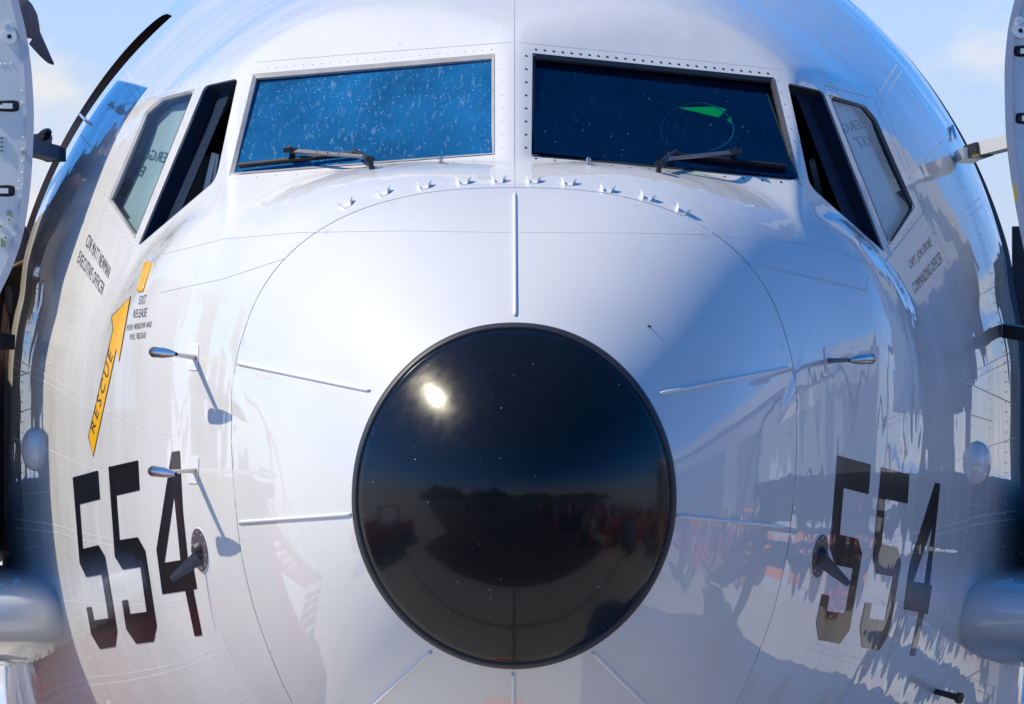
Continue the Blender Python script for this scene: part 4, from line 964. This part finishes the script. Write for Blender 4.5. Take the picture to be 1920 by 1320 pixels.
# ------------------------------------------------------------------ open cabin doors
M_doorface = mat('door_edge_white', (.66,.70,.70), .35, coat=.3, fn=colvar(6, .08))
M_doorskin = mat('door_rim_grey', (.42,.45,.52), .3, coat=.5)
M_slot = mat('slot_black', (.008,.008,.01), .7)
M_green = mat('primer_green', (.25,.33,.16), .6)
def door(pts, yf, yb, sgn, label):
    """pts: outline of the rim nearest the fuselage, photograph pixels at depth yf"""
    pts = rounded([(p[0], p[1]) for p in pts], 60, 4)[4:-4] if False else pts
    xs = pchip([p[1] for p in pts], [p[0] for p in pts]); yy = np.linspace(pts[0][1], pts[-1][1], 60)
    # slab: four longitudinal curves, front and back
    def curve(off, y): return [at(float(xs(v))-sgn*off, v, y) for v in yy] if False else [Vector((at(float(xs(v)), v, yf).x-sgn*(off+(.075 if y > yf+.2 else 0)), y, at(float(xs(v)), v, yf).z)) for v in yy]
    k = len(yy)
    def slab(o0, o1, y0, y1, name, m):
        A = curve(o0, y0); B = curve(o1, y0); C = curve(o1, y1); D = curve(o0, y1); V = A+B+C+D
        Fq = [(i, i+1, k+i+1, k+i) for i in range(k-1)]+[(k+i, k+i+1, 2*k+i+1, 2*k+i) for i in range(k-1)]+[(2*k+i, 2*k+i+1, 3*k+i+1, 3*k+i) for i in range(k-1)]+[(3*k+i, 3*k+i+1, i+1, i) for i in range(k-1)]+[(0, k, 2*k, 3*k), (k-1, 4*k-1, 3*k-1, 2*k-1)]
        o = part(name, V, Fq, m, True)
        bm = bmesh.new(); bm.from_mesh(o.data); bmesh.ops.recalc_face_normals(bm, faces=bm.faces)
        for e in bm.edges:
            if len(e.link_faces) == 2 and e.calc_face_angle(0) > R(40): e.smooth = False
        bm.to_mesh(o.data); bm.free(); return o
    body = tag(slab(.028, .24, yf, yb, 'cabin_door', M_doorface), label=label)
    rimo = slab(0, .0275, yf-.012, yb, 'door_skin', M_doorskin); rimo.parent = body; rimo.matrix_parent_inverse = Matrix.Identity(4)
    return body
def child(mbx, name, m, par, smooth=False):
    o = mbx.build(name, m, None, smooth); o.parent = par; return o
def fit_lug(x, y, yf, par):
    c0 = at(x+2, y-14, yf-.001); c1 = at(x+4, y+3, yf-.001); b = Vector((0,-1,0))
    m_ = MB(); m_.tube([c0, c0+b*.012], .018, 18); m_.tube([c1, c1+b*.016], .026, 22); m_.bar(c0+b*.005, c1+b*.005, .034, .010, b); child(m_, 'hinge_lug', M_white, par, True)
    m_ = MB(); m_.tube([c1+b*.0155, c1+b*.0165], .008, 14); child(m_, 'lug_hole', M_slot, par)
    m_ = MB(); m_.tube([c0+b*.0125, c0+b*.017], [.010, .009], 12); child(m_, 'lug_bolt', M_steel, par, True)
def fit_slot(x, y, yf, par, w=52, sgn=-1):
    cx = x; b = Vector((0,-1,0)); pl_ = rounded([(cx-w,y-8),(cx+8,y-11),(cx+20,y-9),(cx+20,y+9),(cx+8,y+11),(cx-w,y+8)] if sgn < 0 else [(2*cx-(q[0]), q[1]) for q in [(cx-w,y-8),(cx+8,y-11),(cx+20,y-9),(cx+20,y+9),(cx+8,y+11),(cx-w,y+8)]], 7, 4)
    V = [at(a, c, yf-.0015) for a, c in pl_]; o = mesh_obj('latch_slot', V, [tuple(range(len(V)))], M_slot, None, False); o.parent = par
    m_ = MB(); e = at(cx+(-2 if sgn < 0 else 2), y, yf-.004); m_.box(e, (.036,.02,.018)); m_.box(e+Vector((-.04*-sgn*-1 if False else (-.045 if sgn < 0 else .045),.0,-.002)), (.07,.014,.012)); child(m_, 'latch_roller', M_white, par)
    m_ = MB(); m_.box(at(cx+(11 if sgn < 0 else -11), y+1, yf-.004), (.012,.012,.012)); child(m_, 'latch_pin', M_wiper, par)
def fit_roller(x, y, yf, par):
    b = Vector((0,-1,0)); c = at(x, y, yf-.001); m_ = MB(); m_.tube([c, c+b*.014], .0105, 14); child(m_, 'guide_roller', M_white, par, True)
    m_ = MB(); m_.tube([c+b*.0138, c+b*.017], [.006,.005], 8); child(m_, 'roller_bolt', M_seal, par, True)
YF = 3.20
dl = door([(-62,-225),(-36,-170),(8,-80),(34,0),(51,70),(61,150),(64,220),(60,320),(48,420),(26,495),(3,545),(-30,610),(-75,690),(-120,760)], YF, 3.86, 1, 'open cabin door on the sunlit side seen edge on')
fit_lug(14, 66, YF, dl); fit_slot(16, 199, YF, dl); fit_slot(8, 358, YF, dl); fit_roller(17, 412, YF, dl); fit_roller(2, 425, YF, dl); fit_roller(11, 446, YF, dl)
for yy_ in ((18,404),(6,455)): m_ = MB(); m_.box(at(yy_[0], yy_[1], YF-.001), (.016,.006,.03)); child(m_, 'primer_patch', M_green, dl)
m_ = MB(); m_.box(at(3, 272, YF-.001), (.022,.004,.062)); child(m_, 'data_plate', M_alu, dl)
m_ = MB()
for k in range(4): m_.bar(at(0, 259+k*8, YF-.004), at(6, 259+k*8, YF-.004), .005, .004)
child(m_, 'plate_print', M_print, dl)
m_ = MB(); c = at(44, 287, YF-.012); m_.tube([c, c+Vector((0,-.008,0))], .0085, 14); child(m_, 'rim_button', M_seal, dl)
m_ = MB()
for p in [(2,120),(10,120),(21,119)]+[(43-abs(i-4)*.5, 170+i*22) for i in range(9)]: c = at(p[0], p[1], YF-.001); dome(m_, c, Vector((0,-1,0)), .005, .0015, 8)
for i in range(7): dome(m_, at(36-i*1.6, 340+i*14, YF-.001), Vector((0,-1,0)), .004, .0015, 8)
o = child(m_, 'door_rivets', M_white, dl, True); o['kind'] = 'stuff'
dr = door([(1982,-225),(1960,-170),(1925,-80),(1902,0),(1889,60),(1883,140),(1885,240),(1893,320),(1906,400),(1922,480),(1945,560),(1980,650),(2030,760)], YF, 3.86, -1, 'open cabin door on the shaded side seen edge on')
fit_lug(1909, 55, YF, dr); fit_slot(1921, 96, YF, dr, 40, 1); fit_slot(1924, 222, YF, dr, 40, 1)
m_ = MB()
for p in [(1901,84),(1903,111),(1914,118),(1903,198),(1906,210),(1913,260)]: dome(m_, at(p[0], p[1], YF-.001), Vector((0,-1,0)), .005, .0015, 8)
o = child(m_, 'door_rivets', M_white, dr, True); o['kind'] = 'stuff'
m_ = MB(); m_.bar(at(1901, 345, 3.0), at(1906, 378, 3.0), .010, .02, (0,1,0)); child(m_, 'pull_strap', M_yellow, dr)
# hinge arms
M_armL = mat('arm_slate', (.13,.16,.20), .4, fn=colvar(9, .1)); M_armR = mat('arm_white', (.66,.66,.66), .4)
def arm(a, b, ya, yb, h, m, name='hinge_arm'):
    m_ = MB(); m_.bar(at(*a, ya), at(*b, yb), .07, h, (0,0,1)); return built(m_, name, m)
arm((30,270), (97,287), 3.45, 3.62, .050, M_armL); arm((84,283), (106,292), 3.6, 3.75, .045, M_sealdark, 'hinge_knuckle')
arm((-40,632), (12,642), 3.45, 3.62, .052, mat('arm_charcoal', (.05,.045,.05), .5)); 
arm((1960,250), (1845,279), 3.45, 3.60, .047, M_armR); arm((1846,279), (1822,287), 3.58, 3.66, .046, M_wiper, 'hinge_knuckle'); arm((1824,287), (1806,296), 3.62, 3.75, .04, M_alu, 'hinge_foot')
arm((1960,632), (1893,621), 3.45, 3.60, .048, M_wiper); arm((1896,621), (1880,617), 3.58, 3.75, .04, M_armL, 'hinge_foot')
m_ = MB(); m_.bar(at(1822,284,3.6)+Vector((0,-.03,-.02)), at(1834,281,3.6)+Vector((0,-.03,-.02)), .02, .01); built(m_, 'hinge_pin', mat('brass_pin', (.55,.36,.10), .4, metal=.6))
m_ = MB(); m_.bar(hit(153,217)[0]+hit(153,217)[1]*.006, hit(168,232)[0]+hit(168,232)[1]*.012, .008, .010, (0,-1,0)); built(m_, 'latch_bracket', M_alu)
m_ = MB(); m_.bar(hit(1783,238)[0]+hit(1783,238)[1]*.006, hit(1786,262)[0]+hit(1786,262)[1]*.012, .008, .010, (0,-1,0)); built(m_, 'latch_bracket', M_alu)
# ------------------------------------------------------------------ boarding stairs at both doors
def stairs(sg, label, m_side, m_dark):
    root = tag(empty('boarding_stairs', (sg*2.6, 4.6, 0)), label, 'stairs', 'boarding stairs at the cabin doors')
    inv = Matrix.Translation((-sg*2.6, -4.6, 0))
    def pp(mbx, nm, m, smooth=False): o = mbx.build(nm, m, None, smooth); o.parent = root; o.matrix_parent_inverse = inv; return o
    m_ = MB(); m_.box((sg*2.72, 4.5, 2.36), (1.35, 2.3, .14)); pp(m_, 'platform', m_dark)
    m_ = MB()
    for k in range(11): m_.box((sg*(3.55+.27*k), 4.6, 2.16-.19*k), (.28, 1.1, .04)); 
    pp(m_, 'treads', m_side)
    for yy in (4.02, 5.18):
        m_ = MB(); m_.bar((sg*3.35, yy, 2.3), (sg*6.5, yy, .15), .05, .22); pp(m_, 'stringer', m_side)
        m_ = MB(); m_.tube([(sg*3.35, yy, 3.3), (sg*6.5, yy, 1.15)], .025, 8)
        for t in np.linspace(0, 1, 6): m_.tube([(sg*(3.35+3.15*t), yy, 2.3-2.15*t), (sg*(3.35+3.15*t), yy, 3.3-2.15*t)], .02, 8)
        pp(m_, 'handrail', m_side)
    m_ = MB(); m_.tube([(sg*2.04, 3.42, 2.28), (sg*2.04, 5.6, 2.28)], .165, 20); pp(m_, 'rubber_bumper', M_sealdark, True)
    m_ = MB(); m_.box((sg*2.62, 4.30, 2.65), (.05, 2.6, 2.1)) if sg < 0 else m_.box((sg*3.1, 5.4, 2.85), (.05, .5, .9)); pp(m_, 'unseen_side_panel', m_dark)  # left panel added out of view to shade the lower fuselage and pod
    if sg < 0: m_ = MB(); m_.box((sg*2.60, 4.30, .95), (.05, 2.6, 1.28)); pp(m_, 'added_red_panel', m_side)  # added out of view so the lower skin reflects red
    m_ = MB(); m_.box((sg*2.13, 5.62, 2.85), (.52, .06, 1.15)); pp(m_, 'end_panel', m_dark)
    for yy in (3.5, 5.5):
        m_ = MB(); m_.bar((sg*3.2, yy, .1), (sg*3.2, yy, 2.3), .1, .1, (0,1,0)); pp(m_, 'support_post', m_side)
    if sg < 0: m_ = MB(); m_.box((sg*2.95, 4.5, 1.15), (.7, 2.0, 2.0)); pp(m_, 'side_skirt', m_side)
    for yy in (3.8, 5.2):
        m_ = MB(); m_.tube([(sg*3.36, yy, .25), (sg*3.52, yy, .25)], .25, 20); pp(m_, 'wheel', M_sealdark, True)
    return root
M_red = mat('faded_red_paint', (.60,.06,.075), .45, coat=.3, fn=colvar(4, .25)); M_ironL = mat('rust_brown_steel', (.075,.035,.025), .6, fn=colvar(6, .4)); M_ironR = mat('dark_blue_grey_steel', (.05,.06,.08), .55, fn=colvar(6, .3))
stairs(-1, 'dark brown and red boarding stairs with added unseen side panels at the sunlit cabin door', M_red, M_ironL)
stairs(1, 'dark grey boarding stairs at the shaded cabin door', M_ironR, M_sealdark)

# ------------------------------------------------------------------ people
def skin_mesh(name, J, E, m, parent=None, sub=2):
    """J: list of (x,y,z,radius[,radius2]); E: edges; grown with the skin modifier and baked"""
    me = bpy.data.meshes.new(name+'_bones'); me.from_pydata([j[:3] for j in J], E, []); ob = bpy.data.objects.new(name+'_tmp', me); sc.collection.objects.link(ob)
    sk = ob.modifiers.new('skin', 'SKIN'); lay = me.skin_vertices[0].data if me.skin_vertices else None
    if lay is None:
        bm = bmesh.new(); bm.from_mesh(me); bm.verts.layers.skin.verify(); bm.to_mesh(me); bm.free(); lay = me.skin_vertices[0].data
    for i, j in enumerate(J): lay[i].radius = (j[3], j[4] if len(j) > 4 else j[3])
    lay[0].use_root = True; sk.use_smooth_shade = True
    ss = ob.modifiers.new('sub', 'SUBSURF'); ss.levels = sub; ss.render_levels = sub
    dg = bpy.context.evaluated_depsgraph_get(); out_ = bpy.data.meshes.new_from_object(ob.evaluated_get(dg)); out_.name = name
    sc.collection.objects.unlink(ob); bpy.data.objects.remove(ob)
    out_.materials.clear(); out_.materials.append(m); out_.polygons.foreach_set('use_smooth', [True]*len(out_.polygons))
    o = bpy.data.objects.new(name, out_); return link(o, parent)
M_fleshtone = mat('skin_tone', (.62,.36,.27), .5, fn=colvar(30, .08))
M_cloth = mat('tan_cloth', (.20,.125,.06), .85, fn=colvar(30, .2)); M_hat = mat('mauve_cap_cloth', (.155,.115,.13), .8, fn=colvar(60, .15)); M_hatdark = mat('cap_underside', (.05,.045,.05), .8)
px0 = at(18, 62, 4.45); hz = px0.z     # head centre, mostly behind the door
person = tag(empty('person', (px0.x, 4.45, 2.43)), 'person in a mauve peaked cap behind the sunlit open door, gripping its hinge', 'person')
inv = Matrix.Translation((-px0.x, -4.45, -2.43)); hx = px0.x
def kid(o): o.parent = person; o.matrix_parent_inverse = inv; return o
hand = at(78, 262, 3.76)
J = [(hx-.10, 4.48, 3.36, .14, .11), (hx-.17, 4.48, 3.60, .13, .11), (hx-.19, 4.47, 3.80, .14, .11), (hx-.06, 4.46, 3.95, .06, .06), (hx+.01, 4.45, 4.01, .055, .055), (hx-.01, 4.44, hz-.06, .055, .075), (hx+.02, 4.44, hz+.06, .085, .10), (hx+.02, 4.44, hz+.12, .05, .06),
     (hx-.07, 4.36, 3.78, .055), (hx-.02, 4.12, 3.60, .045), (hand.x-.05, 3.93, hand.z+.0, .034), (hand.x-.02, 3.85, hand.z+.005, .034, .02),
     (hx-.34, 4.45, 3.82, .06), (hx-.36, 4.40, 3.56, .048), (hx-.22, 4.22, 3.40, .036), (hx-.20, 4.14, 3.38, .03, .02),
     (hx-.11, 4.48, 3.28, .095), (hx-.12, 4.46, 2.92, .065), (hx-.12, 4.49, 2.52, .045), (hx-.12, 4.38, 2.47, .04),
     (hx+.02, 4.48, 3.28, .095), (hx+.09, 4.46, 2.92, .065), (hx+.09, 4.49, 2.52, .045), (hx+.09, 4.38, 2.47, .04)]
E = [(0,1),(1,2),(2,3),(3,4),(4,5),(5,6),(6,7),(2,8),(8,9),(9,10),(10,11),(2,12),(12,13),(13,14),(14,15),(0,16),(16,17),(17,18),(18,19),(0,20),(20,21),(21,22),(22,23)]
# fingers of the gripping hand, closed round the hinge arm
fi = len(J)
for k, (dz, ln) in enumerate(((.030,.9),(.010,1.05),(-.010,1.0),(-.030,.8))):
    b = Vector((hand.x+.005, 3.80, hand.z+dz)); J += [(b.x, b.y, b.z, .0115), (b.x+.022*ln, b.y-.035*ln, b.z+.004, .0105), (b.x+.026*ln, b.y-.062*ln, b.z-.012, .0095), (b.x+.010, b.y-.072*ln, b.z-.024, .008)]
    E += [(11, fi), (fi, fi+1), (fi+1, fi+2), (fi+2, fi+3)]; fi += 4
J += [(hand.x+.0, 3.82, hand.z-.045, .012), (hand.x+.02, 3.79, hand.z-.062, .011), (hand.x+.035, 3.76, hand.z-.066, .009)]; E += [(11, fi), (fi, fi+1), (fi+1, fi+2)]; fi += 3
for k in range(4):
    b = Vector((hx-.20+.016*k, 4.09, 3.37)); J += [(b.x, b.y, b.z, .010), (b.x, b.y-.03, b.z-.015, .009), (b.x, b.y-.035, b.z-.04, .008)]; E += [(15, fi), (fi, fi+1), (fi+1, fi+2)]; fi += 3
J += [(hx-.225, 4.10, 3.385, .011), (hx-.235, 4.07, 3.37, .009)]; E += [(15, fi), (fi, fi+1)]
body = kid(skin_mesh('body', J, E, M_fleshtone))
# face: nose, ears, eyes, lips kept small and simple, turned down to the right
m_ = MB(); fx, fy = hx+.035, 4.43
m_.tube([(fx-.005, fy, hz+.035), (fx+.022, fy, hz-.005), (fx, fy, hz-.012)], [.008, .014, .010], 8); kid(m_.build('nose', M_fleshtone, None, True))
m_ = MB(); m_.tube([(hx+.0, 4.335, hz+.01), (hx+.0, 4.325, hz+.01)], [.030, .024], 12); kid(m_.build('ear', M_fleshtone, None, True))
for dy in (-.032, .032): m_ = MB(); m_.tube([(fx-.012, fy+dy, hz+.03), (fx+.001, fy+dy, hz+.03)], [.012, .006], 10); kid(m_.build('eye', M_white, None, True))
m_ = MB(); m_.tube([(fx-.008, fy-.022, hz-.052), (fx+.006, fy, hz-.05), (fx-.008, fy+.022, hz-.052)], [.004, .008, .004], 8); kid(m_.build('mouth', mat('lip', (.35,.14,.11), .5), None, True))
# clothes
Jc = [(hx-.09, 4.48, 3.24, .165, .13), (hx-.165, 4.48, 3.55, .15, .13), (hx-.19, 4.47, 3.82, .155, .125), (hx-.07, 4.46, 3.95, .07, .07), (hx-.07, 4.36, 3.79, .072), (hx-.02, 4.13, 3.61, .06), (hand.x-.095, 3.99, hand.z-.01, .04), (hx-.35, 4.45, 3.83, .075), (hx-.365, 4.40, 3.56, .064), (hx-.24, 4.25, 3.42, .05)]
kid(skin_mesh('jacket', Jc, [(0,1),(1,2),(2,3),(2,4),(4,5),(5,6),(2,7),(7,8),(8,9)], M_cloth))
Jt = [(hx-.07, 4.48, 3.30, .16, .125), (hx-.115, 4.48, 3.2, .115), (hx-.12, 4.46, 2.90, .088), (hx-.12, 4.48, 2.55, .07), (hx+.085, 4.48, 3.2, .115), (hx+.09, 4.46, 2.90, .088), (hx+.09, 4.48, 2.55, .07)]
kid(skin_mesh('trousers', Jt, [(0,1),(1,2),(2,3),(0,4),(4,5),(5,6)], M_cloth))
for dx in (-.12, .09):
    kid(skin_mesh('boot', [(hx+dx, 4.50, 2.56, .062), (hx+dx, 4.50, 2.49, .058), (hx+dx, 4.36, 2.475, .05, .035)], [(0,1),(1,2)], M_sealdark, None, 2))
# cap: tall soft crown and a long curved peak pointing down to the right
def hatpt(px, py, dy): return at(px, py, 4.44+dy)
V = []; Fq = []; rings = [(75,68,1.0),(76,60,1.04),(74,42,1.06),(70,22,1.0),(60,4,.86),(46,-10,.62),(34,-18,.30)]; nv = 20
cxr = 28
for i, (rx, yy_, sc_) in enumerate(rings):
    for j in range(nv):
        a = 2*pi*j/nv; w = (rx-cxr); p = hatpt(cxr+w*math.cos(a), yy_+(8-i)*math.cos(a)*.9, math.sin(a)*.095*sc_); V.append(p)
for i in range(len(rings)-1):
    for j in range(nv): Fq.append((i*nv+j, i*nv+(j+1) % nv, (i+1)*nv+(j+1) % nv, (i+1)*nv+j))
Fq.append(tuple((len(rings)-1)*nv+j for j in range(nv)))
hat = kid(mesh_obj('cap', V, Fq, M_hat, None, True))
V = []; Fq = []; nv = 9; nl = 7
for s_ in (0, .007):
    for i in range(nl):
        t = i/(nl-1)
        for j in range(nv):
            b = -1+2*j/(nv-1); wd = .085*(1-.45*t**2)
            cx_ = 71+28*t; cy_ = 58+64*t; dr_ = (1-t)**.7*b*b
            p = hatpt(cx_-17*dr_, cy_+24*dr_, b*wd); V.append(p+Vector((s_*.8, 0, s_*.5)))
for s_ in (0, 1):
    o_ = s_*nl*nv
    for i in range(nl-1):
        for j in range(nv-1): Fq.append((o_+i*nv+j, o_+i*nv+j+1, o_+(i+1)*nv+j+1, o_+(i+1)*nv+j))
for i in range(nl-1):
    for j in (0, nv-1): Fq.append((i*nv+j, (i+1)*nv+j, nl*nv+(i+1)*nv+j, nl*nv+i*nv+j))
for j in range(nv-1): Fq.append(((nl-1)*nv+j, (nl-1)*nv+j+1, nl*nv+(nl-1)*nv+j+1, nl*nv+(nl-1)*nv+j))
pk = mesh_obj('cap_peak', V, Fq, M_hat, None, True); pk.parent = hat
bm = bmesh.new(); bm.from_mesh(pk.data); bmesh.ops.recalc_face_normals(bm, faces=bm.faces); bm.to_mesh(pk.data); bm.free()
# torch-like tool held in the hand: its own thing
a = at(85, 268, 3.74); b = at(92, 246, 3.72); d = b-a
m_ = MB(); m_.tube([a-d*.1, a+d*.35, a+d, a+d*1.06], [.010, .012, .011, .006], 12); tl = m_.build('hand_tool', M_wiper, None, True); tag(tl, 'small black tool with a yellow band held in a hand at the door hinge', 'tool')
m_ = MB(); m_.tube([a-d*.02, a+d*.16], .0135, 12); yb = m_.build('tool_band', M_yellow, None, True); yb.parent = tl

# visitors standing on the apron in front of and beside the aircraft: one far crowd
crowd_cols = [(.02,.03,.07),(.03,.03,.035),(.30,.05,.05),(.55,.55,.55),(.10,.22,.45),(.05,.09,.06),(.45,.20,.08),(.50,.10,.25),(.12,.11,.10),(.70,.68,.62),(.55,.06,.04),(.10,.40,.60)]
cm_ = [mat('visitor_cloth', c, .85) for c in crowd_cols]+[mat('visitor_skin', (.42,.24,.17), .6), mat('visitor_hair', (.04,.025,.02), .7)]
V = []; Fq = []; MI = []
def blob(rings, nv, mi):
    o = len(V)
    for c, rx, ry in rings:
        for j in range(nv): V.append((c[0]+rx*math.cos(2*pi*j/nv), c[1]+ry*math.sin(2*pi*j/nv), c[2]))
    for i in range(len(rings)-1):
        for j in range(nv): Fq.append((o+i*nv+j, o+i*nv+(j+1) % nv, o+(i+1)*nv+(j+1) % nv, o+(i+1)*nv+j)); MI.append(mi)
    Fq.append(tuple(o+(len(rings)-1)*nv+j for j in range(nv))); MI.append(mi)
def visitor(x, y, h):
    k = h/1.75; top = random.randrange(12); leg = random.choice([0, 1, 4, 8, 10, 5]); a = random.uniform(0, pi); dx, dy = math.cos(a)*.09*k, math.sin(a)*.09*k
    for s in (-1, 1):
        blob([((x+s*dx, y+s*dy, .02), .05, .05), ((x+s*dx, y+s*dy, .45*k), .06*k, .06*k), ((x+s*dx, y+s*dy, .88*k), .095*k, .095*k)], 7, leg)
        blob([((x+s*dx*2.9, y+s*dy*2.9, .72*k), .03, .03), ((x+s*dx*2.8, y+s*dy*2.8, 1.05*k), .04*k, .04*k), ((x+s*dx*2.1, y+s*dy*2.1, 1.43*k), .055*k, .055*k)], 6, top if random.random() < .5 else 12)
    blob([((x, y, .82*k), .17*k, .15*k), ((x, y, 1.05*k), .15*k, .13*k), ((x, y, 1.30*k), .20*k, .16*k), ((x, y, 1.44*k), .17*k, .13*k), ((x, y, 1.49*k), .06*k, .06*k)], 9, top)
    blob([((x, y, 1.46*k), .05*k, .05*k), ((x, y, 1.55*k), .075*k, .08*k), ((x, y, 1.64*k), .08*k, .09*k)], 8, 12)
    blob([((x, y, 1.62*k), .084*k, .094*k), ((x, y, 1.70*k), .08*k, .085*k), ((x, y, 1.755*k), .03*k, .03*k)], 8, 13 if random.random() < .6 else top)
for i in range(250):
    x = random.uniform(3.0, 14); y = random.uniform(-8, 9.5)
    if x < 4.5 and y > -1 or (x < 7 and y > 2.5): continue
    visitor(x, y, random.uniform(1.5, 1.85))
for i in range(40): visitor(random.uniform(-14, -3.0), random.uniform(-22, -9), random.uniform(1.5, 1.85))
for i in range(60): visitor(random.choice([-1, 1])*random.uniform(1.2, 16), random.uniform(-44, -28), random.uniform(1.5, 1.85))
me = bpy.data.meshes.new('visitor_crowd'); me.from_pydata(V, [], Fq)
for m in cm_: me.materials.append(m)
me.polygons.foreach_set('material_index', MI); me.polygons.foreach_set('use_smooth', [True]*len(Fq)); me.update()
tag(link(bpy.data.objects.new('visitor_crowd', me)), kind='stuff')

# far tree belt behind the photographer, hangar added out of view to the right for a grey reflection
def belt(name, r0, a0, a1, hmin, hmax, col):
    V = []; Fq = []; k = 0
    for i in range(2600):
        a = random.uniform(a0, a1); r = r0*random.uniform(.93, 1.15); hh = random.uniform(hmin, hmax)*(.75+.35*math.sin(a*9)+.2*math.sin(a*23+1))
        z = random.random()**.7*hh; s = random.uniform(1.2, 3.2); c = Vector((r*math.cos(a), r*math.sin(a), z))
        for q in range(3):
            d1 = Vector((random.gauss(0,1), random.gauss(0,1), random.gauss(0,.7))).normalized()*s; d2 = Vector((random.gauss(0,1), random.gauss(0,1), random.gauss(0,.7))).normalized()*s
            cc = c+Vector((random.gauss(0,1), random.gauss(0,1), random.gauss(0,.6)))*s*.6; V += [cc-d1, cc+d2, cc+d1, cc-d2]; Fq.append((k, k+1, k+2, k+3)); k += 4
    return tag(mesh_obj(name, V, Fq, mat(name+'_leaf', col, .9, fn=colvar(.3, .4)), None, False), kind='stuff')
belt('far_wood', 140, R(196), R(262), 9, 15, (.035,.055,.025)); belt('far_wood', 260, R(262), R(345), 6, 11, (.04,.06,.03))
def hangar():
    root = tag(empty('hangar', (34, 14, 0)), 'long grey hangar with sloping roof and dark doors added out of view for a grey reflection', 'hangar'); inv = Matrix.Translation((-34, -14, 0))
    def pp(mbx, nm, m): o = mbx.build(nm, m); o.parent = root; o.matrix_parent_inverse = inv
    m_ = MB(); m_.box((38, 22, 4), (10, 30, 8)); pp(m_, 'wall', mat('hangar_wall', (.27,.29,.31), .7, fn=colvar(.5, .15)))
    m_ = MB(); m_.add([(32.5,6.5,8.01),(43.5,6.5,8.01),(43.5,37.5,8.01),(32.5,37.5,8.01),(38,6.5,10.5),(38,37.5,10.5)], [(0,4,5,3),(1,2,5,4),(0,1,4),(2,3,5),(0,3,2,1)]); pp(m_, 'roof', mat('hangar_roof', (.40,.42,.45), .5))
    for y in (14, 29): m_ = MB(); m_.box((32.97, y, 3), (.1, 10, 6)); pp(m_, 'door', mat('hangar_door', (.10,.13,.17), .6))
hangar()
def tug(x, y, z, label, col):  # made-up vehicle out of view, there for its reflected colour
    root = tag(empty('added_tractor', (x, y, 0)), label, 'tractor'); inv = Matrix.Translation((-x, -y, 0))
    def pp(mbx, nm, m, s=False): o = mbx.build(nm, m, None, s); o.parent = root; o.matrix_parent_inverse = inv
    m_ = MB(); m_.box((x, y, .75), (1.7, 3.4, .7)); m_.box((x, y+1.0, 1.25), (1.6, 1.2, .4)); pp(m_, 'body', col)
    m_ = MB(); m_.box((x, y-.2, 1.95), (1.5, 1.3, .08))
    for dx in (-.68, .68):
        for dy in (-.75, .35): m_.bar((x+dx, y+dy, 1.1), (x+dx, y+dy, 1.95), .07, .07, (0,1,0))
    pp(m_, 'cab_roof', col)
    for dx in (-.8, .8):
        for dy in (-1.1, 1.1): m_ = MB(); m_.tube([(x+dx-.12, y+dy, .4), (x+dx+.12, y+dy, .4)], .4, 20); pp(m_, 'wheel', M_sealdark, True)
tug(-7.5, .6, 0, 'red tow tractor added out of view at left for a red reflection', M_red)
tug(9.5, 8.5, 0, 'orange tow tractor added out of view at right for an orange reflection', mat('tug_orange', (.75,.22,.02), .5))
# orange cone ahead of the nose
m_ = MB(); m_.tube([(0,0,.03), (0,0,.06), (0,0,.62), (0,0,.66)], [.17, .15, .035, .03], 20); m_.box((0,0,.015), (.42,.42,.03)); cn = m_.build('traffic_cone', mat('cone_orange', (.9,.16,.02), .5), None, True); cn.location = (-.12, 1.15, 0); tag(cn, 'orange traffic cone on the apron under the nose', 'cone')
